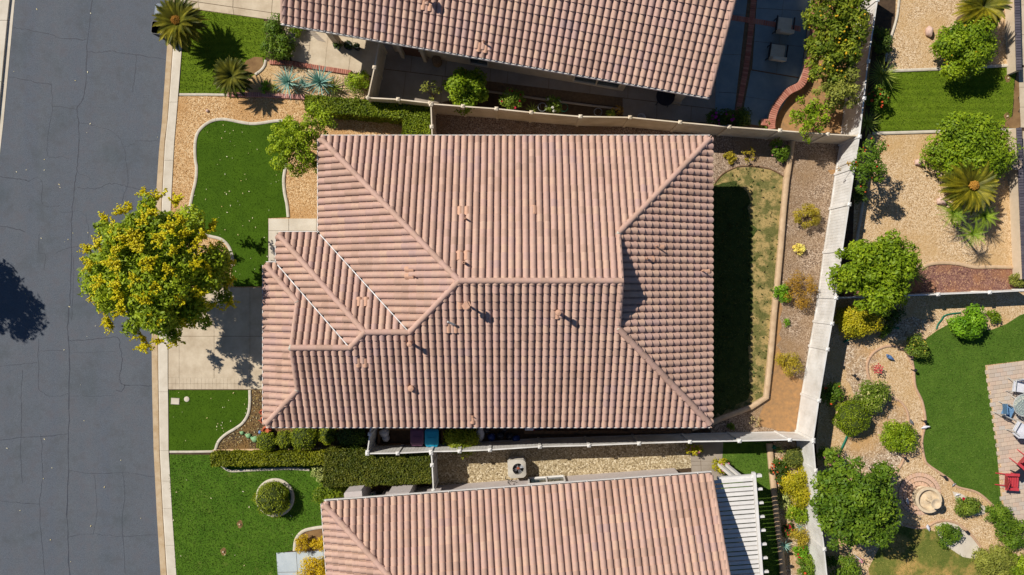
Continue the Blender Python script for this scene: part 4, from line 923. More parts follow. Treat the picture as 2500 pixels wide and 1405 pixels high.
eB, uB, B = frame((-8.253, -9.506), (17.029, 1.262), -1); LB = 17.08
hb = thing('house', 'lower neighbour house with a pink tiled roof cut off by the bottom edge', 'house', (B(9, 6)[0], B(9, 6)[1], 0))
rb = Roof(hb); rb.slope(B(0, 0), eB, uB, [[B(0, 0), B(LB, 0), B(LB, 6.3), B(6.3, 6.3)]], LB, 6.3); rb.slope(B(0, 0), uB, eB, [[B(0, 0), B(6.3, 6.3), B(0, 12.6)]], 12.6, 6.3)
RB = ZE + 6.3 * PITCH
rb.deck.add([B(6.3, 6.3) + (RB,), B(LB, 6.3) + (RB,), B(LB, 12.6) + (ZE,), B(0, 12.6) + (ZE,)], [(3, 2, 1, 0)])
rbf = rb.finish()
MB().prism([B(.5, .5), B(1.1, .5), B(1.1, .95), B(2.0, .95), B(2.0, .5), B(LB - .9, .5), B(LB - .9, 12), B(.5, 12)][::-1], -.05, 3.02).build('wall', M['stucco_b'], hb)
MB().flat([B(0, 0), B(LB, 0), B(LB, 12.6), B(0, 12.6)], ZE - .2).build('soffit', M['white'], hb)
q = [B(LB - .25, .5) + (ZE - .2,), B(LB - .25, 12.1) + (ZE - .2,), B(LB - .25, 6.3) + (RB - .1,)]; d = eB * .1
MB().add(q + [(x + d.x, y + d.y, z) for x, y, z in q], [(0, 1, 2), (5, 4, 3), (0, 3, 4, 1), (1, 4, 5, 2), (2, 5, 3, 0)]).build('gable_wall', M['stucco_b'], hb)
fascia(hb, [B(0, 12.6), B(0, 0), B(LB, 0)], False); gutter(hb, B(0, 0), B(LB, 0), -uB); gutter(hb, B(0, 12.6), B(0, 0), -eB)
cap_row(rbf, B(.05, .05) + (ZE + .02,), B(6.3, 6.3) + (RB,), CAPS_BIG); cap_row(rbf, B(LB - .05, .02) + (ZE,), B(LB - .05, 6.3) + (RB,), CAPS_RAKE, .36, 'rake_tile', lift=.06); cap_row(rbf, B(6.3, 6.3) + (RB,), B(LB, 6.3) + (RB,))
window(hb, B(9.9, .47) + (.72,), 1.7, 1.0, eB, -uB)
MB().box(B(1.0, .22) + (1.2,), (.7, .7, 2.4), math.atan2(eB.y, eB.x)).box(B(1.1, .18) + (2.42,), (.75, .75, .08), math.atan2(eB.y, eB.x)).build('entry_pier', M['stucco_b'], hb)
MB().box(B(3.1, .32) + (1.2,), (1.0, .5, 2.4), math.atan2(eB.y, eB.x)).box(B(3.1, .3) + (2.42,), (1.0, .55, .08), math.atan2(eB.y, eB.x)).build('bay', M['stucco_b'], hb)

# ------------------------------------------------------------------ fences
def fence(label, tops, mat, h=1.75, boards=.15, group=None, skip=(), z0=0.0):
    pts = [P(u, v, h) for u, v in tops]; t = thing('fence', label, 'fence', (pts[0].x, pts[0].y, 0), group)
    for i, p in enumerate(pts):
        if i in skip: continue
        q = pts[min(i + 1, len(pts) - 1)] - pts[max(i - 1, 0)]; rz = math.atan2(q.y, q.x)
        po = MB().box((p.x, p.y, (h + z0) / 2), (.12, .12, h - z0), rz).build('post', mat, t)
        mb = MB(); R = Matrix.Rotation(rz, 3, 'Z'); e = .085
        b = [Vector((p.x, p.y, h)) + R @ Vector((x * e, y * e, 0)) for x, y in ((-1, -1), (1, -1), (1, 1), (-1, 1))]
        mb.hexa(b, [x + Vector((0, 0, .035)) for x in b]); mb.add([x + Vector((0, 0, .035)) for x in b] + [(p.x, p.y, h + .09)], [(0, 1, 4), (1, 2, 4), (2, 3, 4), (3, 0, 4)])
        mb.build('post_cap', mat, po)
    for a, b in zip(pts, pts[1:]):
        a = Vector((a.x, a.y, 0)); b = Vector((b.x, b.y, 0)); d = (b - a); l = d.length; d.normalize(); a = a + d * .06; b = b - d * .06; l -= .12
        up = Vector((0, 0, 1))
        mb = MB(); n = max(1, round(l / boards))
        for k in range(n):
            s, e = a + d * (l * k / n + .006), a + d * (l * (k + 1) / n - .006); zz = up * ((h + z0) / 2 - .02)
            mb.bar(s + zz, e + zz, .03, h - z0 - .16)
        mb.bar(a + up * (h + z0) * .5, b + up * (h + z0) * .5, .012, h - z0 - .2)
        mb.build('panel', mat, t)
        MB().bar(a + up * (h - .055), b + up * (h - .055), .055, .11).build('top_rail', mat, t)
        MB().bar(a + up * (z0 + .1), b + up * (z0 + .1), .055, .12).build('bottom_rail', mat, t)
    return t
V = M['vinyl']; C_ = M['cream']
fence('long white fence tinted cream for bounce light, between the upper side yard and the middle house', [(1053, 254), (1130, 260), (1212, 266), (1297, 275), (1417, 285), (1538, 287), (1660, 299), (1780, 310), (1904, 319), (2020, 328), (2097, 332)], C_, 1.75)
fence('short white fence tinted cream for bounce light, running down from the hedge corner to the roof', [(1052, 256), (1054, 310), (1056, 362)], C_, 1.75)
fence('white fence tinted cream for bounce light, joining the upper house to the clipped hedge', [(926, 100), (914, 165), (898, 239), (972, 243), (1050, 252)], C_, 1.75)
fence('tall white back fence with broad sunlit boards along the rear yards', [(2146, -60), (2142, 0), (2119, 150), (2109, 240), (2098, 334), (2086, 410), (2073, 499), (2056, 612), (2041, 727), (2031, 790), (2020, 853), (1999, 978), (1985, 1074)], V, 1.9)
fence('white back fence below the corner, beside the flower bed', [(1985, 1078), (1991, 1149), (2001, 1250), (2012, 1341), (2022, 1440), (2030, 1500)], V, 1.9)
fence('long white fence between the bin yard and the lower house', [(897, 1108), (971, 1107), (1052, 1103), (1122, 1102), (1196, 1099), (1318, 1091), (1438, 1088), (1560, 1083), (1684, 1079), (1805, 1077), (1928, 1074), (1983, 1076)], V, 1.75)
fence('short white fence with a gate post left of the bins', [(897, 1104), (903, 1060), (907, 1030)], V, 1.75)
fence('short white fence between the big dark hedge and the gravel', [(1053, 1107), (1055, 1136), (1058, 1198)], V, 1.75)
fence('low white fence dividing the two gardens on the right', [(2043, 728), (2120, 726), (2200, 723), (2290, 719), (2416, 714), (2520, 709)], V, 1.25)
# block walls at the far right edge
def block_wall(label, pts, h, w, base=None):
    p = PX(pts, h); c = p[0]; t = thing('garden_wall', label, 'wall', (c.x, c.y, 0), 'block topped walls at the right edge')
    for a, b in zip(p, p[1:]): MB().bar((a.x, a.y, (h - .06) / 2), (b.x, b.y, (h - .06) / 2), w, h - .06).build('wall', M['stucco_a'], t)
    brick_row(t, p, w + .04, .07, .13, M['slatev'], h - .07, .014, 'coping_block'); return t
block_wall('short wall with dark coping blocks in the upper right corner', [(2483, -60), (2486, 60), (2489, 172)], .7, .2)
block_wall('long wall with dark coping blocks beside the bowl and the small palms', [(2489, 312), (2493, 420), (2499, 560), (2504, 682)], .7, .2)
edging('wall_footing', [(2470, -60), (2474, 60), (2479, 160)], .3, .3, M['curbt'], sm=False); edging('wall_footing', [(2476, 316), (2480, 420), (2486, 560), (2491, 676)], .26, .3, M['curbt'], sm=False)
# curved brick planter wall of the patio
p = PX([(1996, -60), (1988, 60), (1980, 130), (1968, 180), (1955, 207), (1925, 224), (1900, 252), (1888, 280), (1884, 305), (1885, 316)], .5); p = resample(smooth_path(p), .1)
t = thing('planter_wall', 'curved red brick planter wall around the citrus trees', 'wall', (p[0].x, p[0].y, 0))
mb = MB(); ribbon(mb, p, .26, -.02, .44, .05); mb.build('wall', M['stucco_a'], t); brick_row(t, p, .34, .07, .1, M['brickv'], .445, .012)
p = PX([(1858, 298), (1884, 300)], .5); brick_row(t, p, .3, .07, .1, M['brickv'], .445, .012)

# ------------------------------------------------------------------ pergola behind the lower house
eP, uP = eB, uB
c0 = P(1752, 1168, 2.7); sO = Vector((c0.x, c0.y)); 
def Q(a, p, z): q = sO + eB * a + uB * p; return Vector((q.x, q.y, z))
pg = thing('pergola', 'white slatted pergola against the lower house', 'pergola', tuple(Q(.8, 2, 0)))
wd = 1.62
for k in range(33): MB().bar(Q(-.25, .14 + k * .205, 2.76), Q(wd - .08, .14 + k * .205, 2.76), .15, .05).build('slat', M['white'], pg)
MB().bar(Q(wd, -.15, 2.72), Q(wd, 6.9, 2.72), .13, .2).build('beam', M['white'], pg); MB().bar(Q(.0, .02, 2.66), Q(wd + .35, .02, 2.66), .12, .2).build('beam', M['white'], pg); MB().bar(Q(-.3, 0.1, 2.6), Q(-.3, 6.9, 2.6), .1, .15).build('beam', M['white'], pg)
for k in range(1, 11):
    p_ = .02 + k * .62
    MB().bar(Q(-.25, p_, 2.63), Q(wd + .36, p_, 2.63), .09, .13).build('rafter', M['white'], pg)
for p_ in (.05, 3.2, 6.5): MB().bar(Q(wd - .55, p_, 0), Q(wd - .55, p_, 2.55), .14, .14).build('post', M['white'], pg)
MB().bar(Q(wd - .85, .05, 0), Q(wd - .85, .05, 2.55), .14, .14).build('post', M['white'], pg)
# ------------------------------------------------------------------ plants
def unit(v): return v / np.maximum(np.linalg.norm(v, axis=1, keepdims=True), 1e-9)
def leaf_cloud(lobes, dens, L_, W_, jit=.5, shell=.45, upb=.6, seed=0, clump=None):
    """lobes (x,y,z,rx,ry,rz); returns quads and a tone per leaf"""
    r = np.random.default_rng(seed); VV = []; TT = []
    for (x, y, z, a, b, c) in lobes:
        n = max(6, int(dens * (a * b + b * c + a * c) / 3 * 12.6))
        d = unit(r.normal(size=(n, 3))); rad = shell + (1 - shell) * r.random(n) ** .6
        rad *= 1 + .13 * np.sin(d[:, 0] * 5 + x * 9) * np.sin(d[:, 1] * 6 + y * 7) + r.normal(0, .05, n)
        p = d * rad[:, None] * np.array([a, b, c]) + np.array([x, y, z])
        nr = unit(d + r.normal(0, jit, (n, 3)) + np.array([0, 0, upb]))
        t = unit(np.cross(nr, r.normal(size=(n, 3)))); s = np.cross(nr, t); k = (.7 + .6 * r.random(n))[:, None]
        VV.append(np.stack([p - t * L_ / 2 * k, p + s * W_ / 2 * k, p + t * L_ / 2 * k, p - s * W_ / 2 * k], 1).reshape(-1, 3))
        TT.append(.5 + .17 * np.sin(p[:, 0] * 3.1 + p[:, 2] * 2) * np.sin(p[:, 1] * 3.7) + r.normal(0, .16, n) + r.normal(0, .1))
    V_ = np.concatenate(VV); V_[:, 2] = np.maximum(V_[:, 2], .01); return V_, np.clip(np.concatenate(TT), 0, 1)
def core(mb, lobes, s=.8):
    for i, (x, y, z, a, b, c) in enumerate(lobes):
        pr = []
        for k in range(7):
            t = -math.pi / 2 + math.pi * k / 6; pr.append((max(1e-5, math.cos(t)), math.sin(t)))
        n0 = len(mb.v); mb.lathe((0, 0, 0), pr, 10)
        for j in range(n0, len(mb.v)):
            X, Y, Z = mb.v[j]; f = s * (1 + .1 * math.sin(j * 2.1)); mb.v[j] = (x + X * a * f, y + Y * b * f, max(0.0, z + Z * c * f))
def at_px(u, v, z): return P(u, v, z)
SEED = [100]
def nseed(): SEED[0] += 1; return SEED[0]
def sublobes(c, R, n, rs, flat=.8, seed=0, low=-.35):
    r = np.random.default_rng(seed); out = []; gold = 2.39996
    for i in range(n):
        zz = low + (1 - low) * (i + .5) / n; rr = math.sqrt(max(0, 1 - zz * zz)); a = i * gold + r.normal(0, .25)
        k = (.58 + .4 * r.random()); s = rs * (.6 + .75 * r.random())
        out.append((c[0] + R[0] * rr * math.cos(a) * k, c[1] + R[1] * rr * math.sin(a) * k, c[2] + R[2] * zz * k, s, s, s * flat))
    return out
def bush(label, cat, u, v, rpx, h, mat, name='shrub', style='loose', group=None, leaf=(.09, .05), dens=None, flowers=None, ry=1.0, rot=0.0, seed=None, n=None, twig=True, tall=None):
    """(u,v) centre and rpx radius of the crown as seen in the photograph, h total height"""
    sd = seed or nseed(); zc = h * .55; c = P(u, v, zc); r = rpx / 50 * (H - zc) / H
    t = thing(name, label, cat, (c.x, c.y, 0), group); rz = h * .46
    if style == 'ball':
        mb = MB(); core(mb, [(c.x, c.y, zc, r, r * ry, rz)], .9); Vq, tn = leaf_cloud([(c.x, c.y, zc, r, r * ry, rz)], dens or 520, *leaf, jit=.8, shell=.9, seed=sd)
        fo = fast_obj('foliage', Vq, 4, M[mat], t, tn)
        mb.build('inner_twigs', M['corem'], t)
    else:
        k = n or (9 if style == 'loose' else 7)
        lb = sublobes((c.x, c.y, zc), (r, r * ry, rz), k, r * (.5 if style == 'loose' else .42), .8, sd, -.5) + [(c.x, c.y, zc * .8, r * .55, r * .55 * ry, rz * .6)]
        if style == 'twig': lb = lb[:-1]
        if rot:
            ca, sa = math.cos(rot), math.sin(rot); lb = [((x - c.x) * ca - (y - c.y) * sa + c.x, (x - c.x) * sa + (y - c.y) * ca + c.y, z, a, b, d) for x, y, z, a, b, d in lb]
        Vq, tn = leaf_cloud(lb, dens or (230 if style == 'loose' else 110), *leaf, seed=sd, shell=.35)
        fo = fast_obj('foliage', Vq, 4, M[mat], t, tn); mb = MB()
        for q in lb[::2]: mb.tube([(c.x, c.y, 0), (c.x * .6 + q[0] * .4, c.y * .6 + q[1] * .4, q[2] * .5), (q[0], q[1], q[2])], [.03, .02, .008], 5)
        mb.build('stem', M['bark'], t)
    if flowers:
        fm, cnt, sz = flowers; rr = np.random.default_rng(sd + 5); mb = MB()
        for i in range(cnt):
            d = rr.normal(size=3); d[2] = abs(d[2]) * .8 + .25; d /= np.linalg.norm(d)
            p = (c.x + d[0] * r * .95, c.y + d[1] * r * ry * .95, zc + d[2] * rz); mb.tone = rr.random(); s = sz * (.7 + .6 * rr.random())
            for q in range(3):
                a = rr.random() * 6.28; mb.box(p, (s, s * .6, s * .35), a, M=Matrix.Rotation(a, 3, 'Z') @ Matrix.Rotation(rr.normal(0, .6), 3, 'X'))
        mb.build('blossom', M[fm], t)
    return t

def hedge(label, segs, h, mat, patches=None, group=None):
    """segs: list of px quads (top outline) ; clipped box hedge with leafy faces"""
    quads = [PX(q, h) for q in segs]; c = sum((p for q in quads for p in q), Vector()) / (4 * len(quads))
    t = thing('hedge', label, 'hedge', (c.x, c.y, 0), group); V_, T_ = [], []; r = np.random.default_rng(nseed()); mb = MB()
    for q in quads:
        m = sum(q, Vector()) / 4; b = [m + (p - m) * .97 for p in q]; bb = [Vector((p.x, p.y, 0)) for p in b]; tt = [Vector((p.x, p.y, h - .07)) for p in b]
        if (b[1] - b[0]).cross(b[3] - b[0]).z < 0: bb.reverse(); tt.reverse()
        mb.hexa(bb, tt)
        fcs = [(q[0], q[1], q[2], q[3], np.array([0, 0, 1.0]))]
        for i in range(4):
            a, d = q[i], q[(i + 1) % 4]; nr = Vector((d.y - a.y, a.x - d.x, 0)).normalized()
            if nr.dot(a - m) < 0: nr = -nr
            fcs.append((a, d, Vector((d.x, d.y, 0)), Vector((a.x, a.y, 0)), np.array(nr)))
        for (A, B_, C2, D, nr) in fcs:
            A, B_, C2, D = (np.array(x) for x in (A, B_, C2, D)); ar = np.linalg.norm(np.cross(B_ - A, D - A)); n = int(ar * 900)
            uu = r.random((n, 1)); vv = r.random((n, 1)); p = (A * (1 - uu) + B_ * uu) * (1 - vv) + (D * (1 - uu) + C2 * uu) * vv
            bump = .035 * np.sin(p[:, 0] * 6 + np.sin(p[:, 1] * 4)) * np.sin(p[:, 1] * 7) + r.normal(0, .03, n)
            p = p + nr * bump[:, None]; nn = unit(nr + r.normal(0, .7, (n, 3))); tt_ = unit(np.cross(nn, r.normal(size=(n, 3)))); s = np.cross(nn, tt_)
            V_.append(np.stack([p - tt_ * .045, p + s * .025, p + tt_ * .045, p - s * .025], 1).reshape(-1, 3)); T_.append(np.clip(.5 + .2 * np.sin(p[:, 0] * 1.9) * np.sin(p[:, 1] * 2.3 + 1) + r.normal(0, .2, n), 0, 1))
    fast_obj('foliage', np.concatenate(V_), 4, M[mat], t, np.concatenate(T_)); mb.build('inner_twigs', M['corem'], t); return t

def tree(label, base, u, v, rpx, zc, rz, mat, lobes, lrf, dens, leaf, name='tree', cat='tree', ry=1.0, group=None, trunk=.12, low=-.35, shell=.35, fruit=None, flat=.75, droop=.2, extra=()):
    sd = nseed(); c = P(u, v, zc); r = rpx / 50 * (H - zc) / H; b = P(*base)
    t = thing(name, label, cat, (b.x, b.y, 0), group)
    lb = sublobes((c.x, c.y, zc), (r, r * ry, rz), lobes, r * lrf, flat, sd, low) + sublobes((c.x, c.y, zc), (r * .5, r * ry * .5, rz * .6), lobes // 3, r * lrf, flat, sd + 1, -.2)
    for (eu, ev, er, ez) in extra:
        e = P(eu, ev, ez); q = er / 50 * (H - ez) / H; lb.append((e.x, e.y, ez, q, q, q * .6))
    Vq, tn = leaf_cloud(lb, dens, *leaf, seed=sd, shell=shell, jit=.7)
    fast_obj('crown', Vq, 4, M[mat], t, tn)
    tz = max(.4, zc - rz * .75); mb = MB(); mid = b.lerp(Vector((c.x, c.y, 0)), .6) + Vector((0, 0, tz))
    mb.tube([b + Vector((0, 0, -.05)), b.lerp(mid, .3) + Vector((.03, 0, 0)), b.lerp(mid, .7), mid, Vector((c.x, c.y, zc))], [trunk * 1.35, trunk, trunk * .85, trunk * .75, trunk * .3], 9); mb.build('trunk', M['bark'], t, 60)
    mb = MB()
    for q in lb[::2]:
        e = Vector(q[:3]); m = mid.lerp(e, .5) + Vector((random.gauss(0, .08), random.gauss(0, .08), .15)); mb.tube([mid, m, e], [trunk * .45, trunk * .28, .012], 6)
    mb.build('limbs', M['bark'], t, 60)
    if fruit:
        fm, cnt, s = fruit; rr = np.random.default_rng(sd + 9); mb = MB()
        for i in range(cnt):
            q = lb[rr.integers(len(lb))]; d = rr.normal(size=3); d[2] = abs(d[2]); d /= np.linalg.norm(d)
            mb.lathe((q[0] + d[0] * q[3], q[1] + d[1] * q[4], q[2] + d[2] * q[5]), [(.001, -s), (s * .8, -s * .6), (s, 0), (s * .8, s * .6), (.001, s)], 6)
        mb.build('fruit', M[fm], t, 80)
    return t, lb
def frond_mesh(length, mat, lw=.02, leaf=.16, rise=.5, droop=.6, n=26, tone=.4, tip=.9, name='frond'):
    """one feather frond along +x; z up"""
    mb = MB(); prev = None; pts = []
    for i in range(n + 1):
        s = i / n; pts.append(Vector((length * s * (1 - .12 * droop * s), 0, length * (rise * s - droop * s * s))))
    mb.tone = tone
    for i in range(n): mb.add([pts[i] + Vector((0, -.008, 0)), pts[i + 1] + Vector((0, -.005, 0)), pts[i + 1] + Vector((0, .005, 0)), pts[i] + Vector((0, .008, 0))], [(0, 1, 2, 3)])
    for i in range(2, n + 1):
        s = i / n; p = pts[i]; l = leaf * (math.sin(math.pi * min(1, .12 + s * .9)) * .8 + .2)
        for sg in (-1, 1):
            d = Vector((.62, sg * .78, .28)).normalized() * l; mb.tone = min(1, max(0, tone + (tip - tone) * s + random.gauss(0, .08)))
            mb.add([p + Vector((-lw, 0, 0)), p + Vector((lw, 0, 0)), p + d], [(0, 1, 2) if sg < 0 else (0, 2, 1)])
    return mb.mesh(name, M[mat])
def rosette(t, meshes, c, n, el0, el1, name='frond', s0=.9, s1=1.1, twist=.1):
    for i in range(n):
        k = i / max(1, n - 1); a = i * 2.39996 + random.gauss(0, .06); e = el0 + (el1 - el0) * k + random.gauss(0, .05); s = random.uniform(s0, s1)
        Mx = Matrix.Translation(c) @ Matrix.Rotation(a, 4, 'Z') @ Matrix.Rotation(-e, 4, 'Y') @ Matrix.Rotation(random.gauss(0, twist), 4, 'X') @ Matrix.Scale(s, 4)
        link(name, random.choice(meshes) if not isinstance(meshes, dict) else meshes[i], t, Mx)
SAGO = [frond_mesh(1.0, 'sago', .026, .2, .42, .5, tone=tn, tip=tp) for tn, tp in ((.15, .35), (.25, .55), (.3, .8))]
SAGOY = [frond_mesh(1.0, 'sago', .026, .2, .35, .5, tone=tn, tip=tp) for tn, tp in ((.3, .7), (.5, 1.0), (.65, 1.0))]
SAGOD = [frond_mesh(1.0, 'sago', .026, .2, .5, .55, tone=tn, tip=tp) for tn, tp in ((.05, .2), (.12, .35), (.18, .45))]
def sago(label, u, v, rpx, zc, yellow=.4, cone=True, n=92, dark=False, name='cycad'):
    c = P(u, v, zc); r = rpx / 50 * (H - zc) / H; t = thing(name, label, 'palm', (c.x, c.y, 0), 'cycads with stiff feather fronds')
    mb = MB(); mb.lathe((c.x, c.y, -.02), [(.2, 0), (.2, zc * .3), (.17, zc * .7), (.16, zc), (.05, zc + .1)], 10)
    for i in range(len(mb.v)): x, y, z = mb.v[i]; f = 1 + .12 * math.sin(i * 2.4); mb.v[i] = (c.x + (x - c.x) * f, c.y + (y - c.y) * f, z)
    mb.build('trunk', M['bark'], t)
    for i in range(n):
        k = i / (n - 1); a = i * 2.39996 + random.gauss(0, .05); e = -.4 + 1.0 * k + random.gauss(0, .05)
        south = -math.sin(a); m = SAGOD if dark else (SAGOY if (south * .5 + random.random() * .8) > (1 - yellow) else SAGO)
        Mx = Matrix.Translation(c + Vector((0, 0, .05))) @ Matrix.Rotation(a, 4, 'Z') @ Matrix.Rotation(-e, 4, 'Y') @ Matrix.Rotation(random.gauss(0, .1), 4, 'X') @ Matrix.Scale(r * random.uniform(.9, 1.08) * (1.1 - .12 * k), 4)
        link('frond', random.choice(m), t, Mx)
    if cone: 
        mb = MB()
        for i in range(40):
            a = i * 2.39996; q = math.sqrt(i / 40) * .21; mb.tone = .5; mb.lathe((c.x + q * math.cos(a), c.y + q * math.sin(a), zc + .5 - q * .6), [(.045, -.06), (.035, .02), (.0, .06)], 6)
        mb.build('cone', M['conem'], t, 60)
    return t
M['conem'] = plain('orange_cone', L(198, 148, 60), L(158, 110, 36), 30, .85, .3)
def blade_mesh(l, w, mat, bend=.2, tone=.5, name='leaf', seg=5):
    mb = MB(); mb.tone = tone; vs = []
    for i in range(seg + 1):
        s = i / seg; ww = w * (1 - s) ** .6 * (.6 + .4 * min(1, s * 5)) + .002; z = -bend * l * s * s
        vs += [(l * s, -ww / 2, z + ww * .25), (l * s, 0, z), (l * s, ww / 2, z + ww * .25)]
    return mb.add(vs, [(i * 3 + k, (i + 1) * 3 + k, (i + 1) * 3 + k + 1, i * 3 + k + 1) for i in range(seg) for k in (0, 1)]).mesh(name, M[mat])
AGL = [blade_mesh(1, .075, 'agave', .02, tn) for tn in (.2, .5, .8)]
YUL = [blade_mesh(1, .06, 'yucca', b, tn) for b, tn in ((.1, .2), (.3, .5), (.5, .8))]
def agave(label, u, v, rpx, z, n=60, meshes=None, name='agave', cat='plant', el=(-.1, 1.25), group=None, zb=None):
    c = P(u, v, z); r = rpx / 50 * (H - z) / H; t = thing(name, label, cat, (c.x, c.y, 0), group)
    rosette(t, meshes or AGL, Vector((c.x, c.y, z * .6)), n, el[0], el[1], 'leaf', r * .85, r * 1.1)
    MB().lathe((c.x, c.y, 0), [(.07, -.02), (.07, z * .6), (.02, z * .65)], 8).build('stem', M['bark'], t); return t

# the big golden flowering tree at the kerb
gt, glb = tree('large round street tree covered in yellow flower plumes', (508, 664), 388, 655, 150, 4.3, 2.0, 'ytree', 64, .24, 165, (.19, .08), 'flowering_tree', trunk=.16, low=-.3, shell=.3, extra=[(250, 560, 22, 4.0), (235, 640, 20, 4.0), (260, 740, 24, 4.0), (320, 800, 24, 3.9), (420, 815, 22, 3.9), (540, 640, 24, 3.8), (545, 725, 22, 3.6), (360, 500, 24, 4.6), (480, 540, 22, 4.2), (500, 790, 18, 3.6)])
FLW = []
for k in range(5):
    mb = MB(); r_ = random.Random(50 + k)
    for j in range(11):
        a = r_.random() * 6.28; e = r_.uniform(.25, 1.3); d = Vector((math.cos(a) * math.cos(e), math.sin(a) * math.cos(e), math.sin(e) * .9)); l = r_.uniform(.26, .52)
        mb.tone = .2; mb.tube([(0, 0, 0), d * l], [.012, .006], 4)
        for q in range(13):
            s = .2 + .8 * q / 12; mb.tone = min(1, max(0, r_.gauss(.55, .22))); p = d * l * s + Vector((r_.gauss(0, .03), r_.gauss(0, .03), r_.gauss(0, .03)))
            mb.box(p, (.065, .034, .024), 0, M=Matrix.Rotation(r_.random() * 6, 3, 'Z') @ Matrix.Rotation(r_.gauss(0, .8), 3, 'X'))
    FLW.append(mb.mesh('flower_cluster', M['yflower']))
FP = [(385, 487, 5.2), (355, 478, 4.6), (320, 512, 4.4), (300, 520, 4.0), (262, 540, 4.0), (350, 540, 5.4), (330, 575, 5.6), (372, 520, 5.6), (430, 498, 5.0), (445, 545, 5.2), (512, 560, 3.8), (478, 600, 4.8), (520, 605, 3.8), (545, 635, 3.6), (545, 690, 3.4), (420, 560, 6.0), (395, 585, 6.3), (310, 590, 5.6), (285, 605, 5.2), (245, 600, 4.2), (222, 615, 3.8), (225, 645, 3.8), (325, 590, 5.9), (430, 610, 6.0), (475, 645, 5.2), (505, 660, 4.6), (290, 645, 5.6), (365, 655, 6.4), (370, 640, 6.4), (290, 690, 5.6), (380, 700, 6.3), (240, 725, 4.2), (350, 725, 6.1), (300, 725, 5.6), (440, 730, 5.4), (300, 760, 5.2), (265, 775, 4.2), (380, 770, 5.4), (275, 790, 4.0), (350, 820, 4.2), (355, 840, 3.7), (445, 790, 4.4), (430, 830, 3.8), (395, 830, 4.2), (470, 780, 4.0), (520, 745, 3.6), (560, 740, 3.4), (290, 560, 5.2), (345, 605, 6.2), (455, 575, 5.4), (270, 640, 5.0), (490, 720, 4.6), (330, 680, 6.2), (410, 660, 6.4), (500, 575, 4.2), (250, 690, 4.6)]
for u, v, z in FP:
    cc = P(388, 655, 4.3); z = 6.6; Rr = 152 / 50 * (H - 4.3) / H * 1.0
    while z > 3.6:
        p = P(u, v, z)
        if ((p.x - cc.x) / Rr) ** 2 + ((p.y - cc.y) / Rr) ** 2 + ((z - 4.3) / 2.05) ** 2 <= 1.0: break
        z -= .05
    p = P(u, v, z); o_ = (p - Vector((gt.location.x - .3, gt.location.y, 3.0))).normalized()
    Mx = Matrix.Translation(p) @ Vector((0, 0, 1)).rotation_difference((o_ + Vector((0, 0, .8))).normalized()).to_matrix().to_4x4() @ Matrix.Rotation(random.random() * 6, 4, 'Z') @ Matrix.Scale(random.uniform(.9, 1.25), 4)
    link('flower_cluster', random.choice(FLW), gt, Mx)
tree('rounded green tree at the corner of the roof by the front turf', (752, 372), 730, 350, 74, 2.8, 1.3, 'front', 58, .17, 240, (.09, .055), 'lawn_tree', trunk=.1, shell=.45, extra=[(790, 290, 24, 2.6), (768, 268, 22, 2.6), (812, 305, 12, 2.5), (680, 400, 22, 2.3), (722, 415, 20, 2.2)])
tree('street tree across the road whose shadow falls on the asphalt', (-1015, 560), -490, 565, 100, 5.0, 1.6, 'ytree', 34, .27, 60, (.2, .1), 'street_tree', trunk=.16)
# citrus and other trees, top right and along the fences
CG = 'citrus trees beside the back fence'
tree('citrus tree with orange fruit at the top, behind the patio chairs', (2030, 70), 2048, 40, 76, 2.5, 1.2, 'citrus', 26, .3, 120, (.15, .075), 'citrus_tree', fruit=('fl_lemon', 40, .05), group=CG, ry=1.2)
tree('citrus tree with orange fruit beside the curved brick wall', (2015, 140), 2028, 135, 72, 2.4, 1.1, 'citrus', 24, .3, 120, (.15, .075), 'citrus_tree', fruit=('fl_lemon', 60, .05), group=CG)
tree('dull grey green citrus tree nearest the fence corner', (2035, 225), 2045, 225, 50, 2.2, .9, 'olive', 16, .32, 120, (.14, .07), 'citrus_tree', group=CG)
tree('small bright lemon tree in the brick walled corner bed', (1975, 285), 1978, 288, 52, 1.7, .8, 'lemon', 16, .3, 110, (.13, .07), 'lemon_tree', trunk=.05)
tree('loose evergreen with rusty leaf tips leaning over the white fence', (2112, 400), 2122, 405, 42, 2.2, 1.1, 'mid', 16, .36, 100, (.16, .06), 'evergreen_tree', trunk=.06, ry=1.55, fruit=('fl_orange', 14, .04))
tree('large bushy tree bulging over the white fence where the gardens meet', (2125, 665), 2140, 668, 94, 2.6, 1.4, 'lemon', 40, .27, 130, (.17, .075), 'bushy_tree', trunk=.12, extra=[(2052, 620, 14, 2.6), (2042, 665, 18, 2.6), (2200, 735, 16, 2.0)])
tree('wide dark green tree beside the stone fountain', (2100, 1240), 2090, 1225, 96, 2.9, 1.5, 'mid', 46, .26, 115, (.17, .08), 'garden_tree', trunk=.13, ry=1.2, extra=[(2150, 1150, 26, 2.0), (2035, 1330, 16, 1.6), (2030, 1110, 18, 1.8)])
bush('dense lime green citrus bush on gravel, its shadow crossing the lawn', 'shrub', 2350, 118, 62, 2.0, 'lemon', 'citrus_bush', n=20, dens=170, leaf=(.14, .07), flowers=('fl_lemon', 12, .07))
bush('dense lime green citrus bush above the yellow tipped cycad', 'shrub', 2375, 366, 76, 2.0, 'lemon', 'citrus_bush', n=24, dens=170, leaf=(.14, .07))
# cycads
sago('tall cycad with an orange cone beside the dark bin', 438, 57, 62, 1.35, .4)
sago('dark green cycad with no cone at the lower edge of the lawn', 568, 188, 50, 1.0, .1, False, 60, True)
sago('yellow tipped cycad in the top right corner', 2398, 18, 58, 1.6, .6, False)
sago('yellow tipped cycad with an orange cone amid pale gravel', 2366, 456, 66, 1.6, .7)
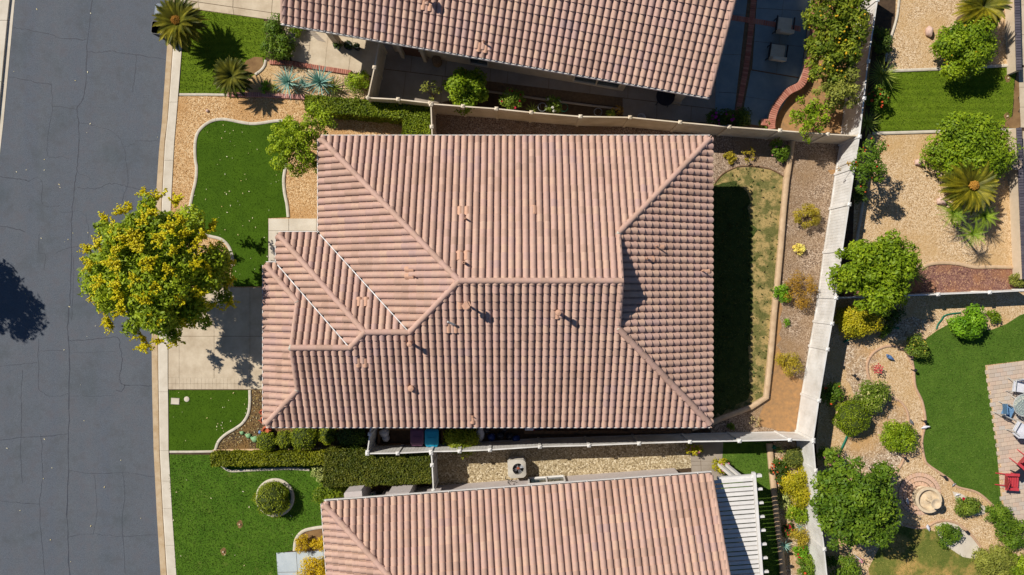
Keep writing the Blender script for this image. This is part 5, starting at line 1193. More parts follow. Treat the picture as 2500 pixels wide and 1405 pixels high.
# agaves, yuccas, strappy plants
AG = 'blue agaves in the brick edged bed'
agave('blue agave on the left of the brick edged bed', 700, 198, 40, .55, 60, group=AG); agave('blue agave on the right, the largest of the bed', 778, 198, 44, .6, 66, group=AG); agave('small blue agave squeezed between the two big ones', 738, 200, 22, .4, 34, group=AG)
agave('green spiky yucca at the right end of the agave bed', 815, 212, 30, .4, 36, YUL, 'yucca'); agave('low spiky green plant beside the dark cycad', 668, 212, 22, .3, 26, YUL, 'yucca')
agave('strappy lily clump under the fence, above the striped lawn', 2160, 180, 42, .8, 70, YUL, 'lily_clump', el=(-.1, 1.2)); agave('strappy lily clump under the fence, below the striped lawn corner', 2122, 300, 36, .7, 54, YUL, 'lily_clump')
agave('dark spiky yucca poking out behind the large bushy tree', 2232, 668, 40, .8, 60, YUL, 'yucca'); agave('strappy plant with arching leaves in the shaded rose bed', 1300, 264, 22, .9, 30, YUL, 'lily_clump')
agave('pale strappy plant at the top of the flower bed', 1906, 1100, 18, .5, 22, YUL, 'lily_clump'); agave('blue green strappy plant low in the flower bed', 1918, 1335, 22, .5, 30, AGL, 'lily_clump'); agave('grey strappy plant beside the white fence', 1955, 1290, 16, .4, 24, AGL, 'lily_clump')
# small feather palms
PALM = [frond_mesh(1.0, 'palm', .01, .22, .5, .85, n=30, tone=.4, tip=.7), frond_mesh(1.0, 'palm', .01, .2, .35, .75, n=30, tone=.2, tip=.5)]
for lb_, u, v, r, h, lean, n in (('small feather palm left of the cycad shadow', 2325, 520, 36, 1.3, (2322, 540), 26), ('small feather palm nearest the right wall', 2400, 528, 34, 1.2, (2380, 535), 28), ('small feather palm on a leaning trunk, lowest of three', 2372, 572, 34, 1.5, (2325, 545), 26)):
    c = P(u, v, h); b = P(*lean); t = thing('palm', lb_, 'palm', (b.x, b.y, 0), 'small feather palms'); MB().tube([b, b.lerp(c, .5) + Vector((0, 0, .1)), c], [.06, .045, .05], 7).build('trunk', M['bark'], t)
    rosette(t, PALM, c, n, -.2, 1.0, 'frond', r / 50 * .9, r / 50 * 1.15)
# hedges
hedge('clipped green L shaped hedge between the upper fence and the gravel', [[(745, 232), (1050, 258), (1050, 296), (745, 270)], [(984, 290), (1050, 296), (1050, 362), (984, 362)]], 1.1, 'hedge')
hedge('long low clipped hedge with yellow ends beside the paved path', [(513, 1110), (790, 1107), (790, 1134), (516, 1139)] and [[(513, 1110), (557, 1109), (558, 1138), (516, 1139)], [(558, 1109), (748, 1107), (748, 1136), (559, 1138)], [(748, 1107), (792, 1107), (792, 1134), (749, 1136)]], .7, 'hedge_y')
hedge('large square clipped hedge with brownish tops left of the short white fence', [[(791, 1104), (1050, 1107), (1052, 1180), (790, 1190)]], 1.3, 'hedge_o')
bush('leafy green hedge block between the lawn and the upper driveway', 'hedge', 672, 97, 34, 1.1, 'mid', 'hedge', n=18, ry=1.5, dens=260)
bush('shrub growing at the corner of the clipped hedge and the lower house', 'shrub', 812, 1205, 34, .9, 'hedge', n=14, dens=200)
bush('low shrub at the left end of the lower flower border', 'shrub', 780, 1155, 18, .35, 'grey', n=8)
bush('shaded evergreen in the dark strip beside the bins', 'shrub', 860, 1067, 36, 1.0, 'dark', style='ball', ry=.75)
# clipped balls in the planter and the ring
BG = 'clipped round bushes'
for lb_, u, v, r, h in (('clipped round bush at the left end of the planter row', 652, 1080, 25, .8), ('clipped round bush second from the left in the planter row', 695, 1073, 22, .75), ('largest clipped round bush of the planter row', 743, 1066, 33, 1.0), ('clipped round bush at the right end of the planter row', 800, 1063, 22, .8)):
    bush(lb_, 'shrub', u, v, r, h, 'ball', 'round_bush', 'ball', BG, (.07, .04))
bush('clipped round bush inside the ring of edging on the lawn', 'shrub', 664, 1219, 42, 1.0, 'ball', 'round_bush', 'ball', BG, (.07, .04))
bush('smooth round conifer bush in the right garden', 'shrub', 2082, 1020, 43, 1.1, 'juniper', 'round_bush', 'ball', BG, (.08, .03), dens=600)
YG = 'golden variegated shrubs'
for lb_, u, v, r in (('golden shrub in the curved planter, leftmost', 739, 1325, 19), ('golden shrub in the middle of the curved planter', 771, 1328, 12), ('golden shrub against the lower house gutter', 791, 1325, 18), ('golden shrub at the bottom edge beside the cool grey walk', 770, 1400, 34)):
    bush(lb_, 'shrub', u, v, r, .6, 'gold', 'golden_shrub', 'loose', YG, dens=330, leaf=(.07, .04), n=10)
bush('rounded golden shrub below the large bushy tree', 'shrub', 2093, 783, 44, 1.2, 'goldgreen', 'golden_shrub', 'loose', YG, ry=.62, n=18, dens=300, leaf=(.09, .05))
# assorted shrubs
for lb_, u, v, r, h, m, kw in (
    ('light green bush beside the entry gate of the upper house', 873, 205, 28, 1.4, 'lemon', {}), ('small yellow green bush by the upper house corner', 722, 68, 16, .6, 'lemon', {}), ('tiny bright green plant beside the agave bed', 645, 213, 12, .35, 'bright', {}),
    ('slim grey green bush beside the big round bush in the side yard', 1052, 222, 24, 1.9, 'olive', {'style': 'twig'}), ('big round leafy bush in the side yard of the upper house', 1133, 220, 42, 2.1, 'lemon', {'n': 18, 'leaf': (.12, .08)}),
    ('rose bush with red blooms behind the upper fence', 1250, 246, 26, 1.4, 'rose', {'flowers': ('fl_red', 9, .1)}), ('small rose bush with one red bloom at the end of the red roses', 1272, 240, 12, 1.3, 'rose', {'flowers': ('fl_red', 2, .1)}), ('rose bush with white blooms behind the upper fence', 1350, 258, 20, 1.3, 'rose', {'flowers': ('fl_white', 9, .09)}),
    ('small plant with pale yellow blooms behind the fence', 1490, 279, 10, .9, 'rose', {'flowers': ('fl_yellow', 5, .09)}), ('withered brown plant behind the fence', 1507, 270, 15, 1.1, 'brownshrub', {'style': 'twig'}), ('plant with magenta blooms in the shaded patio corner', 1762, 289, 30, 1.0, 'dark', {'ry': .6, 'flowers': ('fl_mag', 14, .12)}), ('dark shrub with a few white blooms next to the magenta one', 1808, 292, 24, .7, 'dark', {'flowers': ('fl_cream', 4, .08)}), ('small red flowered plant by the foot of the brick wall', 1868, 305, 13, .5, 'rose', {'flowers': ('fl_red', 3, .08)}),
    ('shrub with orange red blooms by the back fence', 2140, 242, 26, 1.0, 'mid', {'flowers': ('fl_orange', 12, .1)}), ('low dark plants hugging the fence at the top right', 2150, 105, 26, .7, 'dark', {'ry': 1.6}), ('dark bush below the leaning evergreen by the fence', 2098, 470, 20, .8, 'dark', {'ry': 1.4}),
    ('small green and rust shrub at the top of the back lawn', 1903, 368, 24, .7, 'mid', {'flowers': ('fl_pink', 5, .08)}), ('tall thin weedy plant by the roof corner', 1828, 380, 15, .6, 'drab', {'style': 'twig', 'ry': 1.5}), ('dry mounded tuft beside the roof corner', 1780, 383, 14, .25, 'drab', {}),
    ('feathery drab green shrub on the brown gravel strip', 1972, 530, 28, .8, 'drab', {'style': 'twig', 'n': 12, 'leaf': (.09, .03), 'dens': 380}), ('small pale dried shrub on the gravel strip', 1950, 607, 13, .35, 'drycream', {}), ('bright green round shrub beside the retaining kerb', 1909, 718, 19, .6, 'bright', {}), ('large brown half dead shrub next to the bright green one', 1957, 712, 38, .9, 'brownshrub', {'style': 'twig', 'n': 14, 'leaf': (.09, .03), 'dens': 170}), ('tiny spiky plant on the gravel strip', 1920, 788, 8, .25, 'bright', {}), ('olive brown shrub at the edge of the orange dirt', 1921, 887, 27, .8, 'drab', {'leaf': (.09, .03)}), ('faded lavender tuft near the fence corner', 1842, 1030, 14, .35, 'lav', {'style': 'twig'}), ('small green weed in the shade behind the roof corner', 1785, 1040, 8, .2, 'mid', {}),
    ('hedge plant with yellow edge squeezed between bins and bags', 1125, 1075, 38, 1.1, 'ball', {'ry': .62, 'n': 16, 'flowers': ('fl_lemon', 10, .08)}),
    ('potted plant with pink and cream leaves beside the white fence', 1697, 1097, 18, .6, 'goldgreen', {'ry': .6, 'flowers': ('fl_pink', 10, .08)}), ('potted plant with pink blooms at the edge of the strip lawn', 1760, 1138, 20, .7, 'goldgreen', {'flowers': ('fl_pink', 9, .08)}),
    ('round grey green shrub at the top of the flower bed', 1940, 1118, 25, .8, 'olive', {'style': 'ball', 'leaf': (.07, .03)}), ('bush of small orange flowers in the flower bed', 1903, 1148, 24, .5, 'dark', {'ry': 1.5, 'flowers': ('fl_orange', 22, .06)}), ('large yellow green feathery shrub in the flower bed', 1952, 1188, 36, 1.1, 'goldgreen', {'n': 16, 'ry': 1.25, 'leaf': (.1, .04), 'dens': 260}), ('yellowing leafy plant below the feathery shrub', 1948, 1255, 24, .6, 'lemon', {'flowers': ('fl_yellow', 6, .07)}), ('small red flowered plant against the timber kerb', 1924, 1294, 13, .4, 'dark', {'flowers': ('fl_red', 20, .07)}), ('grey sage shrub beside the small red plant', 1954, 1315, 22, .7, 'drab', {'leaf': (.08, .03)}), ('leafy plant with red blooms beneath the sage shrub', 1955, 1350, 18, .5, 'bright', {'flowers': ('fl_red', 14, .07)}), ('broad green shrub at the bottom edge of the flower bed', 1968, 1390, 26, .8, 'mid', {'flowers': ('fl_orange', 3, .09)}), ('low grey green groundcover in the flower bed', 1910, 1215, 16, .3, 'grey', {'ry': 1.5}),
    ('bright leafy shrub on the upper edge of the curved lawn', 2365, 792, 36, 1.0, 'bright', {'n': 12, 'leaf': (.12, .06)}), ('small weedy plant right of the bright leafy shrub', 2426, 773, 14, .5, 'lemon', {}), ('rose bush with yellow blooms on the curve of the lawn', 2236, 847, 25, .9, 'rose', {'flowers': ('fl_yellow', 22, .06)}), ('dark shrub in the shade of the bushy tree', 2172, 772, 26, .9, 'dark', {}), ('small shrub at the green watering hose', 2160, 808, 14, .4, 'mid', {}), ('rose bush with many cream blooms in the middle of the garden', 2130, 968, 36, 1.0, 'rose', {'n': 14, 'flowers': ('fl_cream', 44, .07)}), ('flowering shrub against the shaded side of the white fence', 2030, 962, 24, .9, 'mid', {'ry': 1.5, 'flowers': ('fl_orange', 9, .06)}), ('lime green leafy shrub below the cream rose', 2193, 1064, 36, .9, 'lemon', {'n': 14}), ('rose bush with pink blooms behind the fence corner', 2024, 1115, 24, .9, 'rose', {'flowers': ('fl_pink', 8, .09)}), ('red rose bush on the pale stepping path', 2360, 1236, 27, .7, 'rose', {'ry': .8, 'flowers': ('fl_red', 2, .12)}), ('low shrub on the oval of pale concrete', 2318, 1304, 26, .6, 'mid', {'ry': 1.0, 'rot': -.7}), ('leafy shrub at the foot of the garden beside the fence', 2068, 1395, 30, .8, 'mid', {}), ('dark leafy sprout below the garden tree', 2030, 1370, 14, .5, 'mid', {}), ('small grey plant beside the wall in the red mulch corner', 2486, 684, 16, .5, 'olive', {}),
    ('low hedge shrub along the paver patio, upper one', 2436, 1262, 30, .7, 'mid', {'n': 12, 'ry': .9}), ('low hedge shrub along the paver patio, middle one', 2472, 1300, 34, .7, 'mid', {'n': 12, 'ry': 1.0}), ('low hedge shrub at the bottom right, beside the yellowing grass', 2430, 1375, 40, .7, 'olive', {'n': 14, 'ry': .8}), ('low hedge shrub in the bottom right corner', 2485, 1385, 30, .8, 'lemon', {'n': 12})):
    nm = 'rose_bush' if 'rose bush' in lb_ else ('flowering_plant' if 'bloom' in lb_ or 'flower' in lb_[:30] else 'shrub')
    bush(lb_, 'shrub' if nm != 'flowering_plant' else 'plant', u, v, r, h, m, nm, **kw)
t = thing('fallen_branch', 'bare branch leaning across the top of the white back fence', 'branch', tuple(P(2060, 405, 1.9))); MB().tube([P(2050, 408, 1.95), P(2070, 400, 2.05), P(2092, 394, 1.95), P(2110, 398, 1.7)], [.012, .02, .025, .03], 6).build('stem', M['bark'], t)
Vq, tn = leaf_cloud([tuple(P(2074, 400, 2.05)) + (.12, .12, .08), tuple(P(2048, 412, 1.95)) + (.14, .12, .08), tuple(P(2094, 404, 1.95)) + (.2, .14, .1)], 120, .11, .05, seed=3); fast_obj('foliage', Vq, 4, M['brownshrub'], t, tn)
# ------------------------------------------------------------------ bins, furniture, ornaments, small things
def bin_(label, u, v, w, d, h, mat, rz, lid=True, open_=False, group='wheeled bins'):
    c = P(u, v, h); z0 = ZR if u < 420 else 0; t = thing('wheeled_bin', label, 'bin', (c.x, c.y, z0), group); R = Matrix.Rotation(rz, 3, 'Z'); C0 = Vector((c.x, c.y, 0))
    def ring(s, z): return [C0 + R @ Vector((x * w / 2 * s, y * d / 2 * s, z)) for x, y in ((-1, -.8), (-.8, -1), (.8, -1), (1, -.8), (1, .8), (.8, 1), (-.8, 1), (-1, .8))]
    mb = MB(); a, b, i1, i0 = ring(.8, z0 + .06), ring(1, h - .04), ring(.9, h - .04), ring(.72, z0 + .12)
    mb.add(a + b + i1 + i0, [(k + 8 * s, (k + 1) % 8 + 8 * s, (k + 1) % 8 + 8 * s + 8, k + 8 * s + 8) for s in range(3) for k in range(8)] + [tuple(range(8))[::-1], tuple(range(24, 32))]); mb.build('body', M[mat], t)
    if not open_:
        mb = MB(); l0, l1, l2 = ring(1.05, h - .03), ring(1.05, h + .01), ring(.8, h + .05); mb.add(l0 + l1 + l2, [(k + 8 * s, (k + 1) % 8 + 8 * s, (k + 1) % 8 + 8 * s + 8, k + 8 * s + 8) for s in range(2) for k in range(8)] + [tuple(range(16, 24))]); ld = mb.build('lid', M[mat], t)
        MB().bar(C0 + R @ Vector((-w * .3, 0, h + .055)), C0 + R @ Vector((w * .3, 0, h + .055)), .02, .02).build('lid_ridge', M[mat], ld)
    MB().bar(C0 + R @ Vector((-w * .42, d * .56, h - .05)), C0 + R @ Vector((w * .42, d * .56, h - .05)), .04, .04).build('handle', M[mat], t)
    for s in (-1, 1):
        m = MB(); q = C0 + R @ Vector((s * w * .4, d * .42, z0 + .1)); ax = R @ Vector((s * .06, 0, 0)); m.tube([q, q + ax], .1, 12); m.build('wheel', M['black'], t)
    return t
bin_('dark open topped bin at the kerb under the tall cycad', 384, 67, .62, .62, 1.0, 'black', -.1, open_=True)
bin_('grey lidded bin half hidden behind the tall cycad', 394, 28, .6, .6, 1.0, 'bingrey', -.1)
bin_('purple lidded bin beside the blue one in the bin yard', 1018, 1067, .6, .75, 1.05, 'binpurple', 3.14)
bin_('bright blue lidded bin in the bin yard', 1054, 1069, .62, .76, 1.05, 'binblue', 3.14)
def lump(mb, c, r, s=(1, 1, 1), n=9):
    n0 = len(mb.v); mb.lathe((0, 0, 0), [(.001, -1), (.6, -.8), (.95, -.3), (1, .15), (.75, .65), (.35, .95), (.001, 1)], n)
    for j in range(n0, len(mb.v)):
        x, y, z = mb.v[j]; f = 1 + .13 * math.sin(j * 3.7) + .08 * math.cos(j * 1.3); mb.v[j] = (c[0] + x * r * s[0] * f, c[1] + y * r * s[1] * f, c[2] + z * r * s[2])
    return mb
def bag(label, u, v, r, mat='bag', name='bag', cat='bag', s=(1, .8, .9), knot=True, group=None):
    c = P(u, v, r); t = thing(name, label, cat, (c.x, c.y, 0), group); lump(MB(), (c.x, c.y, r * s[2]), r, s).build('sack', M[mat], t, 60)
    if knot: MB().lathe((c.x + r * .1, c.y, r * s[2] * 1.9), [(.03, 0), (.02, .03), (.05, .08), (.0, .09)], 7).build('knot', M[mat], t)
M['navy'] = plain('navy_plastic', L(30, 60, 130), L(20, 44, 100), 12, .4, .2, 20); M['charcoal'] = plain('charcoal_plastic', L(44, 46, 56), L(32, 34, 44), 10, .4, .2, 20)
bag('upper crumpled white bag in the timber box', 938, 1058, .26); bag('lower small white bag in the timber box', 942, 1071, .2)
bag('white bag with red print lying beside the bin yard plant', 1172, 1061, .3, s=(.8, 1.2, .6))
BGp = 'dark bags and crates piled by the wall'
for i, (u, v, r, m, lb_) in enumerate(((1106, 1046, .22, 'bag', 'pale bag at the left end of the pile under the eave'), (1125, 1046, .2, 'navy', 'navy bag next to the pale bag under the eave'), (1146, 1047, .2, 'navy', 'second navy bag along the wall under the eave'), (1188, 1050, .2, 'charcoal', 'charcoal bag just right of the white bag'), (1200, 1068, .22, 'navy', 'navy bag in the row nearest the white fence'), (1222, 1064, .22, 'charcoal', 'charcoal bag in the middle of the pile'), (1245, 1066, .2, 'charcoal', 'charcoal bag second from the right of the pile'), (1260, 1072, .22, 'navy', 'navy bag at the right end of the pile'), (1232, 1048, .2, 'charcoal', 'charcoal bag pushed against the house wall'))): bag(lb_, u, v, r, m, group=BGp)
c = P(1293, 1043, .5); t = thing('detergent_box', 'white box with a blue mark and pink edge beside the house wall', 'box', (c.x, c.y, 0)); MB().box((c.x, c.y, .25), (.44, .34, .5)).build('carton', M['bag'], t); MB().box((c.x + .2, c.y, .503), (.035, .34, .008)).build('edge_stripe', M['fl_red'], t); MB().box((c.x - .02, c.y, .503), (.2, .08, .008)).build('mark', M['slingblue'], t)
c = P(1315, 1042, .4); t = thing('crate', 'blue crate next to the white box', 'crate', (c.x, c.y, 0)); MB().box((c.x, c.y, .02), (.4, .3, .04)).box((c.x - .19, c.y, .2), (.02, .3, .36)).box((c.x + .19, c.y, .2), (.02, .3, .36)).box((c.x, c.y - .14, .2), (.36, .02, .36)).box((c.x, c.y + .14, .2), (.36, .02, .36)).build('body', M['navy'], t)
# timber kerbs in the bin yard
q = PX([(925, 1048), (1080, 1048), (1080, 1086), (925, 1088)], .25); t = thing('timber_box', 'low timber frame around the bins', 'planter', (q[0].x, q[0].y, 0))
for a, b in zip(q, q[1:] + q[:1]): MB().bar((a.x, a.y, .13), (b.x, b.y, .13), .12, .26).build('board', M['wood'], t)
q = PX([(1280, 1056), (1500, 1055), (1690, 1054)], .2); t = thing('timber_kerb', 'long brown timber kerb along the house wall', 'kerb', (q[0].x, q[0].y, 0))
for a, b in zip(q, q[1:]): MB().bar((a.x, a.y, .1), (b.x, b.y, .1), .16, .2).build('board', M['wood'], t)
# air conditioner
c = P(1262, 1146, .8); h = .8; t = thing('air_conditioner', 'square grey air conditioner with a round fan on top', 'air conditioner', (c.x, c.y, 0)); rz = .05
R = Matrix.Rotation(rz, 3, 'Z'); W2 = .42
def rr_(s, z): return [Vector((c.x, c.y, 0)) + R @ Vector((x * W2 * s, y * W2 * s, z)) for x, y in ((-1, -.75), (-.75, -1), (.75, -1), (1, -.75), (1, .75), (.75, 1), (-.75, 1), (-1, .75))]
mb = MB(); mb.add(rr_(1, .06) + rr_(1, .7) , [(k, (k + 1) % 8, (k + 1) % 8 + 8, k + 8) for k in range(8)]); mb.build('casing', M['acgrey'], t)
mb = MB()
for k in range(9):
    z = .12 + k * .065
    for a, b in zip(rr_(1.02, z), rr_(1.02, z)[1:] + rr_(1.02, z)[:1]): mb.bar(a, b, .02, .02)
mb.build('louvre', M['acgrey'], t)
mb = MB(); nn = 32; fc = Vector((c.x, c.y, 0)) + R @ Vector((.06, .0, 0)); vs = []
for k in range(nn):
    a = 2 * math.pi * k / nn; sq = 1 / max(abs(math.cos(a)), abs(math.sin(a))); sq = min(sq, 1.22)
    o_ = Vector((c.x, c.y, 0)) + R @ Vector((math.cos(a) * sq * W2 * 1.03, math.sin(a) * sq * W2 * 1.03, 0)); i_ = fc + Vector((math.cos(a) * .27, math.sin(a) * .27, 0))
    vs += [(o_.x, o_.y, .68), (o_.x, o_.y, .76), (i_.x, i_.y, .80), (i_.x, i_.y, .62)]
mb.add(vs, [(k * 4 + j, ((k + 1) % nn) * 4 + j, ((k + 1) % nn) * 4 + j + 1, k * 4 + j + 1) for k in range(nn) for j in range(3)]); mb.build('lid', M['acgrey'], t, 40)
MB().lathe((fc.x, fc.y, .45), [(.3, 0), (.3, .01), (0, .012)], 20).build('fan_well', M['black'], t)
for k in range(4):
    a = k * 1.571 + .5; mb = MB(); d = Vector((math.cos(a), math.sin(a), 0)); s_ = Vector((-d.y, d.x, 0)); p = fc + Vector((0, 0, .64))
    mb.add([p + d * .05 - s_ * .04, p + d * .25 - s_ * .1 + Vector((0, 0, .03)), p + d * .25 + s_ * .1 - Vector((0, 0, .03)), p + d * .05 + s_ * .04], [(0, 1, 2, 3)]); mb.build('fan_blade', M['silver'], t)
MB().lathe((fc.x, fc.y, .6), [(.07, 0), (.07, .06), (0, .08)], 10).build('hub', M['terra'], t)
mb = MB()
for r_ in (.1, .16, .22):
    pts = [fc + Vector((math.cos(a / 16 * 6.283) * r_, math.sin(a / 16 * 6.283) * r_, .81)) for a in range(17)]; mb.tube(pts, .004, 4, False)
for k in range(6): a = k * math.pi / 3; mb.tube([fc + Vector((0, 0, .815)), fc + Vector((math.cos(a) * .27, math.sin(a) * .27, .80))], .004, 4)
mb.build('fan_guard', M['black'], t)
t = thing('pipe_run', 'kinked dark pipe and cable beside the air conditioner', 'pipe', tuple(P(1243, 1172))); MB().tube(smooth_path([P(1236, 1162, .3), P(1234, 1170, .5), P(1244, 1172, .9), P(1240, 1177, 1.0), P(1246, 1184, 1.4)], 5), .018, 6).build('pipe', M['black'], t); MB().tube(smooth_path([P(1248, 1165, .3), P(1250, 1172, .4), P(1240, 1180, .6)], 5), .014, 6).build('cable', M['black'], t)
# utility covers, sprinklers
c = P(428, 980, .03); t = thing('utility_cover', 'pale rectangular utility cover in the small lawn', 'utility cover', (c.x, c.y, .02)); MB().box((c.x, c.y, .035), (.38, .28, .04), -.05).build('lid', M['conc2'], t); MB().box((c.x, c.y, .03), (.42, .32, .03), -.05).build('rim', M['conc_grey'], t)
c = P(456, 975, .03); t = thing('cleanout_cover', 'pale round cover beside the rectangular one', 'utility cover', (c.x, c.y, .02)); MB().lathe((c.x, c.y, .02), [(.13, 0), (.13, .025), (.11, .035), (0, .036)], 20).build('lid', M['conc2'], t, 40)
for lb_, u, v in (('sprinkler head in a bare spot near the middle of the lawn', 586, 1280), ('sprinkler head in a bare spot, lower left of the lawn', 546, 1347), ('sprinkler head in the upper bare notch of the striped lawn', 2460, 192), ('sprinkler head in the lower bare notch of the striped lawn', 2458, 285)):
    c = P(u, v); t = thing('sprinkler', lb_, 'sprinkler', (c.x, c.y, 0), 'lawn sprinkler heads'); mb = MB(); lump(mb, (c.x, c.y, .008), .17, (1, 1.2, .08)); mb.build('bare_soil', M['dirt'], t); MB().lathe((c.x, c.y, 0), [(.04, 0), (.04, .07), (.025, .08), (0, .08)], 10).build('head', M['stone'], t)
# pots and ornaments in the planter
def jar(label, u, v, r, mat, name='pot', cat='pot', group=None, h=1.6, lie=False):
    c = P(u, v, .15); t = thing(name, label, cat, (c.x, c.y, 0), group)
    MB().lathe((c.x, c.y, 0), [(r * .5, 0), (r * .95, r * .5), (r, r * .9), (r * .6, r * h * .8), (r * .55, r * h * .9), (r * .75, r * h), (r * .6, r * h), (r * .45, r * h * .8), (0, r * h * .75)], 14).build('jar', M[mat], t, 40)
    mb = MB()
    for s in (-1, 1): mb.tube(smooth_path([(c.x + s * r * .55, c.y, r * h * .9), (c.x + s * r * 1.05, c.y, r * h * .95), (c.x + s * r * .95, c.y, r * .8)], 4), r * .1, 5)
    mb.build('handle', M[mat], t); return t
JG = 'terracotta jars at the house corner'
jar('largest terracotta jar, standing in the mulch below the roof corner', 652, 1050, .22, 'terra', group=JG); jar('terracotta jar partly under the roof edge', 645, 1026, .2, 'terra', group=JG); jar('smallest terracotta jar, topmost along the roof edge', 640, 1007, .14, 'terra', group=JG)
c = P(635, 1056, .12); t = thing('glazed_ball', 'blue and white glazed ball in the mulch', 'ornament', (c.x, c.y, 0)); MB().lathe((c.x, c.y, .1), [(.001, -.1), (.07, -.07), (.1, 0), (.07, .07), (.001, .1)], 14).build('ball', M['blueitem'], t, 80); MB().lathe((c.x, c.y, .02), [(.07, -.02), (.05, .02)], 10).build('stand', M['bag'], t)
for lb_, u, v, r in (('largest pale green stone in the planter', 622, 1073, .17), ('middle pale green stone in the planter', 606, 1065, .13), ('smallest pale green stone in the planter', 590, 1058, .1)):
    c = P(u, v, .1); t = thing('painted_stone', lb_, 'stone', (c.x, c.y, 0), 'pale green stones in the planter'); lump(MB(), (c.x, c.y, r * .5), r, (1.1, .9, .7)).build('stone', M['agreen'], t, 70); lump(MB(), (c.x - r * 1.0, c.y + r * .35, r * .35), r * .4, (1, 1, .8)).build('small_stone', M['agreen'], t, 70)
for lb_, u, v, r, s in (('pale pink upright rock on gravel near the top right', 2268, 78, .22, (.75, 1.2, 1)), ('round pink rock alone on the gravel', 2243, 397, .2, (1, .85, .8)), ('pale rock beside the small palms', 2300, 492, .24, (1.1, .8, .7)), ('pale rock next to the stone bowl', 2458, 404, .14, (1.2, .8, .7)), ('small white stone on the tan front gravel', 506, 271, .08, (1, 1, .7))):
    c = P(u, v, r * .5); o = lump(MB(), (c.x, c.y, r * s[2] * .6), r, s, 10).build('rock', M['rock'], None, 50); tag(o, lb_, 'rock', 'garden rocks')
c = P(2479, 401, .7); t = thing('stone_bowl', 'round grey stone bowl on the wall at the right edge', 'bowl', (c.x, c.y, .5)); MB().lathe((c.x, c.y, .5), [(.12, 0), (.2, .05), (.27, .2), (.29, .26), (.25, .26), (.22, .18), (0, .16)], 20).build('bowl', M['pot'], t, 40)
c = P(1566, 287, .4); t = thing('bucket', 'white bucket behind the upper fence', 'bucket', (c.x, c.y, 0)); MB().lathe((c.x, c.y, .0), [(.15, 0), (.2, .42), (.185, .42), (.14, .04), (0, .04)], 18).build('pail', M['bag'], t, 40); MB().tube([(c.x + math.cos(a / 10 * 3.14) * .2, c.y - .03 - .1 * math.sin(a / 10 * 3.14), .4) for a in range(11)], .008, 5).build('handle', M['steel'], t)
c = P(1066, 148, .4); t = thing('wicker_stool', 'round wicker stool by the upper house wall', 'stool', (c.x, c.y, 0)); mb = MB()
for k in range(5): mb.lathe((c.x, c.y, .1 * k), [(.2, 0), (.23, .04), (.2, .09)], 14)
mb.build('frame', M['wicker'], t, 40); MB().lathe((c.x, c.y, .5), [(.22, 0), (.22, .03), (0, .05)], 14).build('seat', M['wicker'], t)
def ringthing(label, u, v, r, mat, z=.5, name='plant_ring', cat='plant ring'):
    c = P(u, v, z); t = thing(name, label, cat, (c.x, c.y, 0), 'wire plant rings'); mb = MB()
    mb.tube([(c.x + math.cos(a / 20 * 6.2832) * r, c.y + math.sin(a / 20 * 6.2832) * r, z) for a in range(21)], .014, 5, False); mb.build('hoop', M[mat], t); mb = MB()
    for k in range(3): a = k * 2.09; mb.tube([(c.x + math.cos(a) * r, c.y + math.sin(a) * r, z), (c.x + math.cos(a) * r * .5, c.y + math.sin(a) * r * .5, 0)], .008, 4)
    mb.build('leg', M[mat], t)
ringthing('grey wire ring beside the strappy plant', 1324, 262, .2, 'silver', .9); ringthing('teal ring beside the white rose', 1377, 263, .19, 'hose', .9); ringthing('grey wire ring further right along the fence', 1460, 274, .19, 'silver')
# barbecue things in the shade by the upper entry
t = thing('entry_planter', 'dark low pots and plants in the shade by the upper entry', 'planter', tuple(P(845, 112))); c = P(845, 112, .3)
for k, (dx, dy, r_) in enumerate(((-.45, .06, .2), (.1, .02, .22), (.5, -.05, .16))): MB().lathe((c.x + dx, c.y + dy, 0), [(r_ * .7, 0), (r_, .3), (r_ * .85, .3), (0, .27)], 12).build('pot', M['charcoal'], t)
Vq, tn = leaf_cloud([(c.x - .4, c.y, .4, .25, .2, .15), (c.x + .1, c.y, .45, .3, .2, .2), (c.x + .5, c.y, .35, .2, .15, .15)], 150, .1, .05, seed=77); fast_obj('foliage', Vq, 4, M['dark'], t, tn)
t = thing('doormat', 'grey ribbed mat on the walk by the upper house corner', 'mat', tuple(P(772, 88, .02))); q = PX([(733, 64), (752, 62), (796, 104), (776, 99)], .03); mb = MB()
for k in range(7): a, b = q[0].lerp(q[3], (k + .1) / 7), q[1].lerp(q[2], (k + .1) / 7); a2, b2 = q[0].lerp(q[3], (k + .9) / 7), q[1].lerp(q[2], (k + .9) / 7); mb.hexa([x - Vector((0, 0, .02)) for x in (a, a2, b2, b)], [a, a2, b2, b])
mb.build('rib', M['conc_grey'], t)
# chairs
def armchair(label, u, v, rz, group):
    c = P(u, v, .4); t = thing('patio_chair', label, 'chair', (c.x, c.y, 0), group); R = Matrix.Rotation(rz, 4, 'Z'); Tm = Matrix.Translation((c.x, c.y, 0)) @ R
    def B_(name, cc, sz, mat, rx=0): 
        mb = MB(); m3 = (R @ Matrix.Rotation(rx, 4, 'X')).to_3x3(); mb.box(Tm @ Vector(cc), sz, M=m3); 
        o = mb.build(name, M[mat], t); bv = o.modifiers.new('bevel', 'BEVEL'); bv.width = .03; bv.segments = 2; return o
    B_('seat_cushion', (0, 0, .42), (.68, .66, .16), 'cushion'); B_('seat_frame', (0, 0, .29), (.74, .74, .08), 'black'); B_('backrest', (0, -.42, .66), (.68, .18, .62), 'cushion', .25)
    for s in (-1, 1): B_('armrest', (s * .41, 0, .58), (.08, .72, .05), 'black')
    for x in (-1, 1):
        for y in (-1, 1): B_('leg', (x * .38, y * .32, .14), (.05, .05, .28), 'black')
    return t
